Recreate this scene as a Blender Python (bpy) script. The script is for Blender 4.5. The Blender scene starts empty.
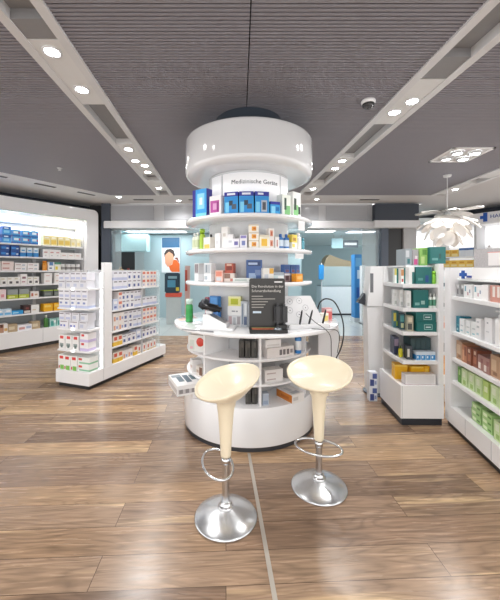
import bpy, bmesh, math, random
from mathutils import Vector, Matrix
random.seed(7)
PI = math.pi
SC = bpy.context.scene
COL = SC.collection
R = math.radians

# ------------------------------------------------------------------ materials
def lin(h):
    if isinstance(h, str):
        h = h.lstrip('#')
        c = [int(h[i:i+2], 16)/255 for i in (0, 2, 4)]
    else:
        c = [v/255 for v in h]
    return tuple((v/12.92 if v <= .04045 else ((v+.055)/1.055)**2.4) for v in c) + (1,)

_M = {}
def mat(color, rough=.45, metal=0, emit=0, alpha=1, trans=0, coat=0, var=0.04, key=None, scale=14):
    k = key or (color, rough, metal, emit, alpha, trans, coat, var)
    if k in _M: return _M[k]
    m = bpy.data.materials.new('m_' + str(color).strip('#')); m.use_nodes = True
    nt = m.node_tree; b = nt.nodes['Principled BSDF']
    c = lin(color)
    if var and not emit and not trans:
        tc = nt.nodes.new('ShaderNodeTexCoord'); n = nt.nodes.new('ShaderNodeTexNoise')
        n.inputs['Scale'].default_value = scale
        rmp = nt.nodes.new('ShaderNodeMix'); rmp.data_type = 'RGBA'
        rmp.inputs['A'].default_value = tuple(v*(1-var) for v in c[:3]) + (1,)
        rmp.inputs['B'].default_value = tuple(min(1, v*(1+var)) for v in c[:3]) + (1,)
        nt.links.new(tc.outputs['Object'], n.inputs['Vector'])
        nt.links.new(n.outputs['Fac'], rmp.inputs['Factor'])
        nt.links.new(rmp.outputs['Result'], b.inputs['Base Color'])
    else:
        b.inputs['Base Color'].default_value = c
    b.inputs['Roughness'].default_value = rough
    b.inputs['Metallic'].default_value = metal
    if coat: b.inputs['Coat Weight'].default_value = coat
    if emit:
        b.inputs['Emission Color'].default_value = c
        b.inputs['Emission Strength'].default_value = emit
    if trans: b.inputs['Transmission Weight'].default_value = trans
    if alpha < 1: b.inputs['Alpha'].default_value = alpha
    _M[k] = m
    return m

WHITE = mat('#f0f0f1', .35, coat=.2, var=.01)
GLOSS = mat('#f1f2f4', .08, coat=.6, var=.01)
OFFW = mat('#e2e3e4', .5, var=.01)
GREY = mat('#a9abae', .5)
LGREY = mat('#c9cacc', .5, var=.02)
DARK = mat('#2c3038', .4)
BLACK = mat('#17181a', .35)
NAVY = mat('#252c38', .55)
CHROME = mat('#d6d8da', .18, metal=1, var=.02)
BRUSH = mat('#d2d5d8', .27, metal=.9, var=.02)
CREAM = mat('#efe3c8', .3, coat=.15, var=.01)
RAIL = mat('#d6d7d9', .35, var=.02)
LED = mat('#ffffff', .5, emit=.6)
GLASS = mat('#eaf4f5', .05, alpha=.25, trans=0, var=0, key='glass')

# ------------------------------------------------------------------ mesh builder
class MB:
    def __init__(s): s.bm = bmesh.new(); s.mats = []
    def mi(s, m):
        if m not in s.mats: s.mats.append(m)
        return s.mats.index(m)
    def face(s, pts, m, smooth=False):
        f = s.bm.faces.new([s.bm.verts.new(p) for p in pts]); f.material_index = s.mi(m); f.smooth = smooth
        return f
    def box(s, x0, y0, z0, x1, y1, z1, m, bev=0):
        b = bmesh.new(); bmesh.ops.create_cube(b, size=1)
        for v in b.verts:
            v.co = Vector((x0+(v.co.x+.5)*(x1-x0), y0+(v.co.y+.5)*(y1-y0), z0+(v.co.z+.5)*(z1-z0)))
        if bev: bmesh.ops.bevel(b, geom=b.edges[:], offset=bev, segments=2, affect='EDGES', clamp_overlap=True)
        s.add(b, m)
    def add(s, b, m, smooth=False, M=None):
        if M is not None: bmesh.ops.transform(b, matrix=M, verts=b.verts)
        mp = {v: s.bm.verts.new(v.co) for v in b.verts}; i = s.mi(m)
        for f in b.faces:
            try:
                g = s.bm.faces.new([mp[v] for v in f.verts]); g.material_index = i; g.smooth = smooth
            except ValueError: pass
        b.free()
    def lathe(s, prof, m, n=48, cx=0, cy=0, a0=0, a1=2*PI, smooth=True, cap=True):
        full = abs(a1-a0-2*PI) < 1e-6; k = n if full else n+1; i = s.mi(m); rings = []
        for r, z in prof:
            if r < 1e-6: rings.append([s.bm.verts.new((cx, cy, z))])
            else: rings.append([s.bm.verts.new((cx+r*math.cos(a0+(a1-a0)*j/n), cy+r*math.sin(a0+(a1-a0)*j/n), z)) for j in range(k)])
        for A, B in zip(rings, rings[1:]):
            for j in range(n):
                j2 = (j+1) % k
                if len(A) == 1 and len(B) == 1: continue
                if len(A) == 1: vs = [A[0], B[j2], B[j]]
                elif len(B) == 1: vs = [A[j], A[j2], B[0]]
                else: vs = [A[j], A[j2], B[j2], B[j]]
                f = s.bm.faces.new(vs); f.material_index = i; f.smooth = smooth
    def cyl(s, r, z0, z1, m, n=48, cx=0, cy=0, bev=0):
        e = bev
        if e: p = [(0, z0), (r-e, z0), (r-.3*e, z0+.3*e), (r, z0+e), (r, z1-e), (r-.3*e, z1-.3*e), (r-e, z1), (0, z1)]
        else: p = [(0, z0), (r, z0), (r, z1), (0, z1)]
        s.lathe(p, m, n, cx, cy, smooth=bool(e))
    def tube(s, pts, r, m, n=8, closed=False):
        pts = [Vector(p) for p in pts]; N = len(pts); i = s.mi(m); rings = []
        up = Vector((0, 0, 1)); prev = None
        for k, p in enumerate(pts):
            a = pts[(k-1) % N] if (closed or k) else p; b = pts[(k+1) % N] if (closed or k < N-1) else p
            t = (b-a).normalized()
            if prev is None:
                u = t.cross(up)
                if u.length < .05: u = t.cross(Vector((1, 0, 0)))
            else: u = prev - t*prev.dot(t)
            u.normalize(); prev = u; w = t.cross(u)
            rings.append([s.bm.verts.new(p + r*(math.cos(2*PI*j/n)*u + math.sin(2*PI*j/n)*w)) for j in range(n)])
        rng = range(N) if closed else range(N-1)
        for k in rng:
            A, B = rings[k], rings[(k+1) % N]
            for j in range(n):
                f = s.bm.faces.new([A[j], A[(j+1) % n], B[(j+1) % n], B[j]]); f.material_index = i; f.smooth = True
        if not closed:
            for q in (rings[0], rings[-1]):
                f = s.bm.faces.new(q); f.material_index = i
    def prism(s, poly, z0, z1, m, M=None):
        b = bmesh.new(); lo = [b.verts.new((x, y, z0)) for x, y in poly]; hi = [b.verts.new((x, y, z1)) for x, y in poly]
        b.faces.new(lo[::-1]); b.faces.new(hi); n = len(poly)
        for j in range(n): b.faces.new([lo[j], lo[(j+1) % n], hi[(j+1) % n], hi[j]])
        s.add(b, m, M=M)
    def mesh(s, name):
        bmesh.ops.recalc_face_normals(s.bm, faces=s.bm.faces)
        me = bpy.data.meshes.new(name); s.bm.to_mesh(me); s.bm.free()
        for m in s.mats: me.materials.append(m)
        return me
    def build(s, name, parent=None, loc=None, rz=0):
        o = bpy.data.objects.new(name, s.mesh(name)); COL.objects.link(o)
        if parent: o.parent = parent
        if loc is not None: o.location = loc
        o.rotation_euler.z = rz
        return o

def tag(o, label=None, cat=None, group=None, kind=None):
    if label: o['label'] = label
    if cat: o['category'] = cat
    if group: o['group'] = group
    if kind: o['kind'] = kind
    return o
def thing(name, label, cat, loc=(0, 0, 0), rz=0, group=None):
    o = bpy.data.objects.new(name, None); COL.objects.link(o); o.empty_display_size = .1
    o.location = loc; o.rotation_euler.z = rz
    return tag(o, label, cat, group)
def struct(name, mb): return tag(mb.build(name), kind='structure')

class F:  # a furniture frame: x along its front, y to the back, z up
    def __init__(s, x, y, deg): s.x, s.y, s.r = x, y, R(deg)
    def at(s, lx, ly, lz=0):
        c, q = math.cos(s.r), math.sin(s.r)
        return Vector((s.x+c*lx-q*ly, s.y+q*lx+c*ly, lz))

def text_mesh(txt, size, m, depth=.001, align='CENTER'):
    cu = bpy.data.curves.new('lettering', 'FONT'); cu.body = txt; cu.size = size; cu.extrude = depth
    cu.align_x = align; cu.resolution_u = 2
    o = bpy.data.objects.new('lettering', cu); COL.objects.link(o)
    bpy.context.view_layer.update()
    me = bpy.data.meshes.new_from_object(o.evaluated_get(bpy.context.evaluated_depsgraph_get()))
    bpy.data.objects.remove(o); bpy.data.curves.remove(cu)
    me.materials.clear(); me.materials.append(m)
    return me   # lies in local XY, facing +Z

# ------------------------------------------------------------------ camera (eye height 1.5 m, level, wide lens)
cam = bpy.data.objects.new('camera', bpy.data.cameras.new('camera')); COL.objects.link(cam)
cam.location = (0, 0, 1.5); cam.rotation_euler = (PI/2, 0, 0)
cam.data.sensor_width = 36; cam.data.lens = 320/600*36
cam.data.shift_x = 10/600; cam.data.shift_y = -30/600; cam.data.clip_start = .05
SC.camera = cam

# ------------------------------------------------------------------ floor
def wood_mat():
    m = bpy.data.materials.new('oak_planks'); m.use_nodes = True; nt = m.node_tree; L = nt.links; N = nt.nodes.new
    b = nt.nodes['Principled BSDF']; tc = N('ShaderNodeTexCoord')
    def mapping(sc, src=None, rot=0):
        q = N('ShaderNodeMapping'); q.inputs['Scale'].default_value = sc; q.inputs['Rotation'].default_value = (0, 0, rot)
        L.new(src or tc.outputs['Object'], q.inputs['Vector']); return q.outputs['Vector']
    base = mapping((1, 1, 1), rot=R(-2.5))
    br = N('ShaderNodeTexBrick'); L.new(base, br.inputs['Vector'])
    br.inputs['Scale'].default_value = 1; br.inputs['Brick Width'].default_value = 1.75; br.inputs['Row Height'].default_value = .19
    br.offset = .37; br.inputs['Mortar Size'].default_value = .0016; br.inputs['Mortar Smooth'].default_value = .1; br.inputs['Bias'].default_value = 0
    br.inputs['Color1'].default_value = (0, 0, 0, 1); br.inputs['Color2'].default_value = (1, 1, 1, 1); br.inputs['Mortar'].default_value = (.3, .3, .3, 1)
    ramp = N('ShaderNodeValToRGB'); L.new(br.outputs['Color'], ramp.inputs['Fac'])
    e = ramp.color_ramp.elements; e[0].color = lin('#7c6452'); e[1].color = lin('#b99875')
    for p, c in ((.3, '#a48971'), (.55, '#927762'), (.8, '#ae8f70')):
        q = e.new(p); q.color = lin(c)
    # grain offset per plank
    off = N('ShaderNodeVectorMath'); off.operation = 'MULTIPLY_ADD'; L.new(br.outputs['Color'], off.inputs[0])
    off.inputs[1].default_value = (9, 5, 3); L.new(base, off.inputs[2])
    g1 = N('ShaderNodeTexNoise'); L.new(mapping((1.6, 20, 1), off.outputs[0]), g1.inputs['Vector']); g1.inputs['Scale'].default_value = 2.2; g1.inputs['Detail'].default_value = 7; g1.inputs['Distortion'].default_value = .8
    wv = N('ShaderNodeTexWave'); wv.wave_type = 'BANDS'; wv.bands_direction = 'Y'; L.new(mapping((.7, 3.6, 1), off.outputs[0]), wv.inputs['Vector'])
    wv.inputs['Scale'].default_value = 2.6; wv.inputs['Distortion'].default_value = 16; wv.inputs['Detail'].default_value = 3; wv.inputs['Detail Scale'].default_value = 1.1
    st = N('ShaderNodeTexNoise'); L.new(mapping((.35, 7.5, 1), off.outputs[0]), st.inputs['Vector']); st.inputs['Scale'].default_value = 1.6; st.inputs['Detail'].default_value = 3
    sr = N('ShaderNodeValToRGB'); L.new(st.outputs['Fac'], sr.inputs['Fac']); sr.color_ramp.elements[0].position = .60; sr.color_ramp.elements[1].position = .72
    def mix(a, bb, fac, mode='MIX', f=None):
        q = N('ShaderNodeMix'); q.data_type = 'RGBA'; q.blend_type = mode
        if isinstance(a, tuple): q.inputs['A'].default_value = a
        else: L.new(a, q.inputs['A'])
        if isinstance(bb, tuple): q.inputs['B'].default_value = bb
        else: L.new(bb, q.inputs['B'])
        if f is not None: L.new(f, q.inputs['Factor'])
        else: q.inputs['Factor'].default_value = fac
        return q.outputs['Result']
    gr = N('ShaderNodeMapRange'); L.new(g1.outputs['Fac'], gr.inputs['Value']); gr.inputs['From Min'].default_value = .25; gr.inputs['From Max'].default_value = .75; gr.inputs['To Min'].default_value = .72; gr.inputs['To Max'].default_value = 1.24
    wr = N('ShaderNodeMapRange'); L.new(wv.outputs['Fac'], wr.inputs['Value']); wr.inputs['To Min'].default_value = .91; wr.inputs['To Max'].default_value = 1.06
    c = mix(ramp.outputs['Color'], lin('#d4b68f'), 0, f=sr.outputs['Color'])
    c = mix(c, gr.outputs['Result'], 1, 'MULTIPLY'); c = mix(c, wr.outputs['Result'], 1, 'MULTIPLY')
    cn = N('ShaderNodeTexNoise'); L.new(mapping((.55, 4.2, 1), off.outputs[0]), cn.inputs['Vector']); cn.inputs['Scale'].default_value = 1.5; cn.inputs['Detail'].default_value = 1.5; cn.inputs['Distortion'].default_value = .4
    m1 = N('ShaderNodeMath'); m1.operation = 'MULTIPLY'; L.new(cn.outputs['Fac'], m1.inputs[0]); m1.inputs[1].default_value = 17
    m2 = N('ShaderNodeMath'); m2.operation = 'PINGPONG'; L.new(m1.outputs[0], m2.inputs[0]); m2.inputs[1].default_value = .5
    m3 = N('ShaderNodeMapRange'); L.new(m2.outputs[0], m3.inputs['Value']); m3.inputs['From Max'].default_value = .3; m3.inputs['To Min'].default_value = .76; m3.inputs['To Max'].default_value = 1.06
    c = mix(c, m3.outputs['Result'], .8, 'MULTIPLY')
    c = mix(c, lin('#4a382d'), 0, f=br.outputs['Fac'])
    L.new(c, b.inputs['Base Color'])
    rr = N('ShaderNodeMapRange'); L.new(g1.outputs['Fac'], rr.inputs['Value']); rr.inputs['To Min'].default_value = .17; rr.inputs['To Max'].default_value = .34
    L.new(rr.outputs['Result'], b.inputs['Roughness'])
    bp = N('ShaderNodeBump'); bp.inputs['Strength'].default_value = .06; bp.inputs['Distance'].default_value = .002
    L.new(g1.outputs['Fac'], bp.inputs['Height']); L.new(bp.outputs['Normal'], b.inputs['Normal'])
    return m
def tile_mat():
    m = bpy.data.materials.new('mall_tiles'); m.use_nodes = True; nt = m.node_tree
    b = nt.nodes['Principled BSDF']; tc = nt.nodes.new('ShaderNodeTexCoord'); br = nt.nodes.new('ShaderNodeTexBrick')
    br.offset = 0; br.inputs['Scale'].default_value = 1; br.inputs['Brick Width'].default_value = .6; br.inputs['Row Height'].default_value = .6
    br.inputs['Mortar Size'].default_value = .004; br.inputs['Color1'].default_value = lin('#b9c0c0'); br.inputs['Color2'].default_value = lin('#c6cac8'); br.inputs['Mortar'].default_value = lin('#9aa2a4')
    nt.links.new(tc.outputs['Object'], br.inputs['Vector']); nt.links.new(br.outputs['Color'], b.inputs['Base Color']); b.inputs['Roughness'].default_value = .25
    return m
WOOD = wood_mat(); TILE = tile_mat()
mb = MB(); mb.box(-9, -3, -.1, 9, 7.3, 0, WOOD); struct('floor', mb)
mb = MB(); mb.box(-9, 7.3, -.1, 9, 15, 0, TILE); struct('floor_back', mb)
mb = MB(); mb.prism([(.347, -1.2), (.370, -1.2), (.084, 2.62), (.061, 2.62)], 0, .0025, mat('#b3aca2', .3, var=.05)); o = mb.build('trim_1'); tag(o, kind='structure')

# ------------------------------------------------------------------ ceiling
SLAT = mat('#908e95', .55, var=.03); SLATBACK = mat('#1c1b1d', .8); PLASTER = mat('#d2d2d3', .7, var=.02)
def lc(y): return -1.26-.052*(y-1.78)
def rc(y): return 1.54-.05*(y-1.78)
def left_lim(y): return max(-7.5, -3.67+.7*(y-4.9))
mb = MB(); y = -2.6
while y < 6.42:
    hw = .165
    for a, b in ((left_lim(y), lc(y)-hw), (lc(y)+hw, .058), (.066, rc(y)-hw), (rc(y)+hw, 3.80)):
        mb.box(a, y, 3.0, b, y+.018, 3.032, SLAT)
    y += .030
mb.box(-8, -2.8, 3.07, 8, 7.2, 3.1, SLATBACK)
struct('ceiling', mb)
mb = MB()  # plaster border round the slats
mb.prism([(-3.67-.7*7.5, 4.9-7.5), (left_lim(6.42), 6.42), (3.80, 6.42), (3.80, -2.6), (4.12, -2.6), (4.12, 6.42), (4.12, -2.6), (8, -2.6), (8, 9.4), (-6, 7.3), (-8.9, 4), (-8.9, -2.6)][:0] or [(-8, -1.23), (left_lim(6.42), 6.42), (left_lim(6.42), 8.2), (-8, 8.2)], 3.0, 3.06, PLASTER)
mb.box(left_lim(6.42)+.001, 6.425, 3.0, 4.14, 7.25, 3.06, PLASTER)
mb.box(4.14, -2.6, 3.0, 9, 9.9, 3.06, PLASTER)
struct('ceiling_border', mb)

SLOT = mat('#4a4b4e', .6)
FL = F(-3.67, 4.9, 55)
for k, lx in enumerate((-.62, .0, .75, 1.5)):      # slot vents in the left border
    mb = MB(); mb.box(-.17, .0, -.012, .17, .075, 0, SLOT, bev=.003)
    mb.box(-.18, -.012, -.006, .18, .0, 0, LGREY); mb.box(-.18, .075, -.006, .18, .087, 0, LGREY)
    o = mb.build('ceiling_vent', loc=FL.at(lx, .2, 3.0), rz=FL.r)
    tag(o, 'grey slot vent in ceiling border, %s from the left above lit wall unit' % ('first', 'second', 'third', 'fourth')[k], 'vent', 'slot vents above the lit wall unit')
for k, (x, w) in enumerate(((-2.05, .42), (-.9, .38), (2.75, .4))):
    mb = MB(); mb.box(-w/2, 0, -.012, w/2, .09, 0, SLOT, bev=.003); mb.box(-w/2-.01, -.012, -.006, w/2+.01, 0, 0, LGREY)
    o = mb.build('ceiling_vent', loc=(x, 6.75, 3.0))
    tag(o, ('dark slot vent in ceiling above the left shop opening', 'dark slot vent in ceiling just left of the round hood', 'slot vent in ceiling beside the dark bulkhead block')[k], 'vent')

def track(name, cfun, segs, y0=-2.6, y1=6.40, hw=.165):
    mb = MB()
    def strip(a, b, ya, yb, z0, z1, m):
        mb.prism([(cfun(ya)+a, ya), (cfun(ya)+b, ya), (cfun(yb)+b, yb), (cfun(yb)+a, yb)], z0, z1, m)
    strip(-hw, -hw+.065, y0, y1, 2.985, 3.065, RAIL); strip(hw-.065, hw, y0, y1, 2.985, 3.065, RAIL)
    strip(-hw+.0651, hw-.0651, y0, y1, 3.055, 3.068, mat('#8f9092', .6))
    ends = []
    for ya, yb, kind in segs:
        if kind == 'l': strip(-hw+.066, hw-.066, ya, yb, 2.990, 3.054, mat('#dcdddd', .45, var=.02))
        else: strip(-hw+.066, hw-.066, ya, yb, 2.992, 3.054, mat('#8b8b8d', .6, var=.02))
    return struct(name, mb)
track('trim_2', lc, [(-2.2, -1.4, 'l'), (-.6, .4, 'l'), (1.90, 2.06, 'g'), (2.07, 2.88, 'l'), (3.78, 5.0, 'l'), (5.35, 6.0, 'l')])
track('trim_3', rc, [(-2.2, -1.4, 'l'), (-.6, .4, 'l'), (2.24, 2.49, 'g'), (2.5, 3.27, 'l'), (4.25, 4.85, 'l'), (5.5, 6.1, 'l')])
track('trim_4', lambda y: 3.97, [(-2, -1, 'l'), (.5, 1.5, 'l'), (2.5, 3.4, 'l'), (4.5, 5.2, 'l'), (5.5, 6.3, 'l')])

def spot_light(loc, power, size=150, rad=.07, parent=None):
    l = bpy.data.lights.new('spot_lamp', 'SPOT'); l.energy = power; l.spot_size = R(size); l.spot_blend = .9; l.shadow_soft_size = rad
    l.color = (1, .975, .95)
    o = bpy.data.objects.new('spot_lamp', l); COL.objects.link(o); o.location = loc
    if parent: o.parent = parent
    return o
_lm = {}
def downlight(x, y, label, power=16, r=.05, z=2.99, e=18, group='round ceiling downlights'):
    t = thing('ceiling_downlight', label, 'ceiling light', (x, y, z), 0, group)
    if r not in _lm:
        a = MB(); a.lathe([(r, 0), (r+.014, 0), (r+.014, -.008), (r, -.010), (r-.004, -.004)], RAIL, 24)
        b = MB(); b.lathe([(0, -.012), (r*.7, -.010), (r-.004, -.004)], mat('#ffffff', .4, emit=e, key=('lens', e)), 24)
        _lm[r] = (a.mesh('rim'), b.mesh('lens'))
    for n, me in zip(('rim', 'lens'), _lm[r]):
        o = bpy.data.objects.new(n, me); COL.objects.link(o); o.parent = t
    spot_light((0, 0, -.04), power, parent=t)
    return t
P = 26
for k, y in enumerate((2.18, 2.64)):
    downlight(lc(y), y, ('large round downlight nearest the viewer in the left ceiling track', 'second round downlight of the left ceiling track')[k], P)
for k, (dx, y) in enumerate(((0, 3.94), (-.03, 4.36), (.05, 4.55), (.02, 4.85), (0, 5.8))):
    downlight(lc(y)+dx, y, '%s of five small downlights at the far half of left ceiling track' % ('nearest', 'second', 'third', 'fourth', 'farthest')[k], P*.7)
for k, y in enumerate((2.82, 3.02)):
    downlight(rc(y)+(.03 if k == 0 else -.02), y, ('nearer of the bright downlight pair in right ceiling track', 'farther of the bright downlight pair in right ceiling track')[k], P)
for k, (dx, y) in enumerate(((-.02, 4.36), (.0, 4.68), (0, 5.85))):
    downlight(rc(y)+dx, y, '%s of three small downlights at far end of right ceiling track' % ('nearest', 'middle', 'farthest')[k], P*.7)
for k, (x, y) in enumerate(((3.97, 2.9), (3.97, 4.7), (3.97, 5.9))):
    downlight(x, y, ('downlight of the outer right track hidden past the frame', 'nearer downlight in the outer right track above the white pendant', 'farther downlight in the outer right track above the white pendant')[k], P*.7)
downlight(-2.48, 6.55, 'lone bright downlight in border before the left bulkhead', P*.6, z=2.999)
downlight(-1.32, 6.9, 'lone downlight in border just left of the round hood', P*.6, z=2.999)
downlight(1.62, 6.75, 'lone downlight in border just right of the round hood', P*.6, z=2.999)
for k, (x, y) in enumerate(((lc(0), 0.1), (rc(0), .1), (lc(-1.8), -1.8), (rc(-1.8), -1.8), (3.97, .8))):
    downlight(x, y, 'downlight %s of the tracks behind the viewer' % ('at left', 'at right', 'far left', 'far right', 'outermost')[k], P*1.3)

# square recessed four-lamp fixture, right
t = thing('recessed_spot_panel', 'square white recessed panel holding four adjustable spot lamps', 'ceiling light', (2.87, 4.17, 3.0))
mb = MB()
for a in (0, 1, 2, 3):
    b = bmesh.new(); bmesh.ops.create_cube(b, size=1)
    for v in b.verts: v.co = Vector((v.co.x*.52, v.co.y*.03+.245, v.co.z*.012-.004))
    mb.add(b, WHITE, M=Matrix.Rotation(a*PI/2, 4, 'Z'))
mb.build('frame', t)
mb = MB(); mb.box(-.235, -.235, -.003, .235, .235, .0, mat('#d4d5d6', .5, var=.02)); mb.build('tray', t)
for dx, dy in ((-.11, -.11), (.11, -.11), (-.11, .11), (.11, .11)):
    mb = MB(); mb.lathe([(.075, -.004), (.075, -.03), (.06, -.034), (.055, -.02)], LGREY, 24, dx, dy); h = mb.build('spot_lamp', t)
    mb = MB(); mb.lathe([(0, -.028), (.054, -.022)], mat('#ffffff', .4, emit=(18 if not (dx < 0 and dy > 0) else 3)), 24, dx, dy); mb.build('lens', h)
spot_light((0, 0, -.05), P*1.5, parent=t)

# dome camera
t = thing('dome_camera', 'white security camera with dark glass dome on slatted ceiling', 'security camera', (1.135, 2.83, 2.999))
mb = MB(); mb.lathe([(0, 0), (.058, 0), (.062, -.012), (.056, -.03), (.044, -.036), (0, -.036)], WHITE, 32); mb.build('housing', t)
mb = MB(); mb.lathe([(.046, -.036)]+[(.046*math.cos(a), -.036-.042*math.sin(a)) for a in [i*PI/16 for i in range(1, 8)]]+[(0, -.078)], mat('#3a3b3f', .08, coat=.5), 32); mb.build('dome', t)
mb = MB(); mb.lathe([(.0535, -.034), (.051, -.05), (.046, -.05), (.046, -.036)], BLACK, 32); mb.build('ring', t)
# small sprinkler on the left
t = thing('ceiling_sprinkler', 'tiny round sprinkler head on the left slatted ceiling', 'sprinkler', (-2.65, 4.7, 2.999))
mb = MB(); mb.lathe([(0, 0), (.035, 0), (.03, -.012), (.012, -.014), (.012, -.03), (0, -.03)], LGREY, 20); mb.build('rosette', t)
mb = MB(); mb.lathe([(0, -.031), (.022, -.032), (.022, -.036), (0, -.037)], LGREY, 20); mb.build('deflector', t)

# ------------------------------------------------------------------ cartons and bottles
def carton_mesh(w, d, h, base, front, side=None, top=None):
    """w x d x h carton standing on z=0, front at y=0 facing -y; front/side: printed areas (u0,v0,u1,v1,colour)"""
    mb = MB(); B = mat(base, .38, var=.02)
    def face(o, u, v, rects):
        us = sorted({0, 1, *[q for r in rects for q in (r[0], r[2])]}); vs = sorted({0, 1, *[q for r in rects for q in (r[1], r[3])]})
        o, u, v = Vector(o), Vector(u), Vector(v)
        for a, b in zip(us, us[1:]):
            for c, e in zip(vs, vs[1:]):
                m = B
                for r in rects:
                    if r[0]-1e-6 <= a and b <= r[2]+1e-6 and r[1]-1e-6 <= c and e <= r[3]+1e-6: m = mat(r[4], .38, var=.02)
                mb.face([o+u*a+v*c, o+u*b+v*c, o+u*b+v*e, o+u*a+v*e], m)
    s = side if side is not None else [(0, r[1], 1, r[3], r[4]) for r in front if r[2]-r[0] > .85]
    face((-w/2, 0, 0), (w, 0, 0), (0, 0, h), front)
    face((w/2, 0, 0), (0, d, 0), (0, 0, h), s)
    face((-w/2, d, 0), (0, -d, 0), (0, 0, h), s)
    face((w/2, d, 0), (-w, 0, 0), (0, 0, h), s)
    face((-w/2, 0, h), (w, 0, 0), (0, d, 0), top or [])
    face((-w/2, d, 0), (w, 0, 0), (0, -d, 0), [])
    bmesh.ops.remove_doubles(mb.bm, verts=mb.bm.verts, dist=1e-5)
    return mb.mesh('carton')

KIND = {}
def K(key, desc, w, d, h, base, front=(), side=None, top=None, name='carton', cat='box'):
    KIND[key] = dict(desc=desc, w=w, d=d, h=h, name=name, cat=cat, args=(w, d, h, base, list(front), side, top))
def bottle_parts(r, h, body, cap, label=None, style='screw'):
    a = MB(); m = mat(body, .3, coat=.2, var=.02)
    sh = h*.78
    a.lathe([(0, 0), (r*.93, 0), (r, .006), (r, sh*.2)], m, 20)
    a.lathe([(r, sh*.2), (r, sh*.75)], mat(label, .4) if label else m, 20)
    a.lathe([(r, sh*.75), (r, sh*.9), (r*.8, sh*.97), (r*.45, sh), (0, sh)], m, 20)
    b = MB(); cm = mat(cap, .35)
    if style == 'pump':
        b.lathe([(0, sh), (r*.5, sh), (r*.5, sh+h*.07), (r*.14, sh+h*.08), (r*.14, sh+h*.17), (0, sh+h*.17)], cm, 16)
        b.box(-r*.2, -r*1.0, sh+h*.165, r*.2, r*.3, sh+h*.205, cm, bev=.002)
    elif style == 'wide':
        b.lathe([(0, sh), (r*.92, sh), (r*.92, h), (0, h)], cm, 20)
    else:
        b.lathe([(0, sh), (r*.48, sh), (r*.46, h-.003), (r*.40, h), (0, h)], cm, 16)
    return a, b
def KB(key, desc, r, h, body, cap, label=None, style='screw', name='bottle', cat='bottle'):
    KIND[key] = dict(desc=desc, w=2*r, d=2*r, h=h, name=name, cat=cat, bottle=(r, h, body, cap, label, style))

_proto = {}
ALL_LABELS = []
def item(key, loc, rz, label, group=None):
    k = KIND[key]
    if key not in _proto:
        if 'bottle' in k:
            a, b = bottle_parts(*k['bottle']); ma, mc = a.mesh(k['name']), b.mesh('cap')
            ma.transform(Matrix.Translation((0, k['w']/2, 0))); mc.transform(Matrix.Translation((0, k['w']/2, 0)))
            _proto[key] = (ma, mc)
        else: _proto[key] = (carton_mesh(*k['args']), None)
    me, cap = _proto[key]
    o = bpy.data.objects.new(k['name'], me); COL.objects.link(o); o.location = loc; o.rotation_euler.z = rz
    tag(o, label, k['cat'], group); ALL_LABELS.append(label)
    if cap:
        c = bpy.data.objects.new('cap', cap); COL.objects.link(c); c.parent = o
    return o
ORD = ['leftmost', 'second from left', 'third from left', 'fourth from left', 'fifth from left', 'sixth from left', 'seventh from left', 'eighth from left', 'ninth from left', 'tenth from left', 'eleventh from left', 'twelfth from left']
TIER = {1: [''], 2: [', lower tier', ', upper tier'], 3: [', bottom tier', ', middle tier', ', top tier'], 4: [', bottom tier', ', second tier', ', third tier', ', top tier']}
def row(fr, x0, x1, ly, z, seq, where, jit=.6, over={}):
    seq = [(s + (1,))[:3] if len(s) < 3 else s for s in [tuple(q) for q in seq]]
    tot = sum(KIND[k]['w']*n for k, n, t in seq); cnt = sum(n for k, n, t in seq); av = x1-x0
    sx = min(1, (av-.003*cnt)/tot); gap = (av-tot*sx)/cnt
    same = {}
    for k, n, t in seq: same[KIND[k]['desc']] = same.get(KIND[k]['desc'], 0)+n
    seen = {}; x = x0+gap/2
    for k, n, t in seq:
        kd = KIND[k]; w = kd['w']*sx
        for i in range(n):
            q = seen.get(kd['desc'], 0); seen[kd['desc']] = q+1
            dy = random.uniform(0, .012)
            for j in range(t):
                lab = kd['desc'] + ((', '+ORD[q]) if same[kd['desc']] > 1 else '') + TIER[t][j] + ', ' + where
                o = item(k, fr.at(x+w/2+random.uniform(-.2, .2)*gap, ly+dy+random.uniform(0, .004), z+.0008+j*(kd['h']+.0008)), fr.r+R(random.uniform(-jit, jit) if sx > .99 and gap > .006 else 0), lab, 'goods on ' + where)
                if sx < 1: o.scale.x = sx
            if k in over:
                o = item(over[k], fr.at(x+w/2, ly+dy+.005, z+.0016+t*(kd['h']+.0008)), fr.r, KIND[over[k]]['desc']+', '+ORD[q]+', '+where, 'goods on '+where); o.scale.x = min(1, sx)
            x += w+gap

def lines(u0, u1, v, n, col, dv=.07, th=.025):
    return [(u0, v-i*dv, u1-(.12*(i % 2)), v-i*dv+th, col) for i in range(n)]
# ---- kinds for the lit wall unit
K('blue', 'bright blue carton', .135, .16, .125, '#3f9be0', [(0, .62, 1, 1, '#1f5fae'), (.15, .2, .8, .5, '#8fd0f2'), (.2, .7, .7, .85, '#dfeefa')])
K('blue2', 'sky blue carton', .125, .16, .105, '#4ba6df', [(0, 0, 1, .25, '#2467b6'), (.1, .45, .7, .8, '#e4f2fb'), (.75, .4, .92, .75, '#b65b86')])
K('navyb', 'navy blue carton', .14, .15, .085, '#1e4fa0', [(.1, .3, .6, .7, '#3b8fdd'), (.65, .3, .9, .55, '#cfe4f5')])
K('bluew', 'blue and white carton', .09, .14, .145, '#dfecf6', [(0, .0, 1, .45, '#2f8bd0'), (.2, .6, .8, .75, '#5aa7db')])
K('wpurp', 'white carton with purple mark', .15, .16, .12, '#f1f1f3', [(.35, .25, .85, .65, '#6a66b5')])
K('wgreen', 'white carton with green mark', .15, .16, .12, '#f3f4f0', [(.25, .25, .75, .65, '#77b452'), (.35, .35, .5, .55, '#355a35')])
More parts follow.
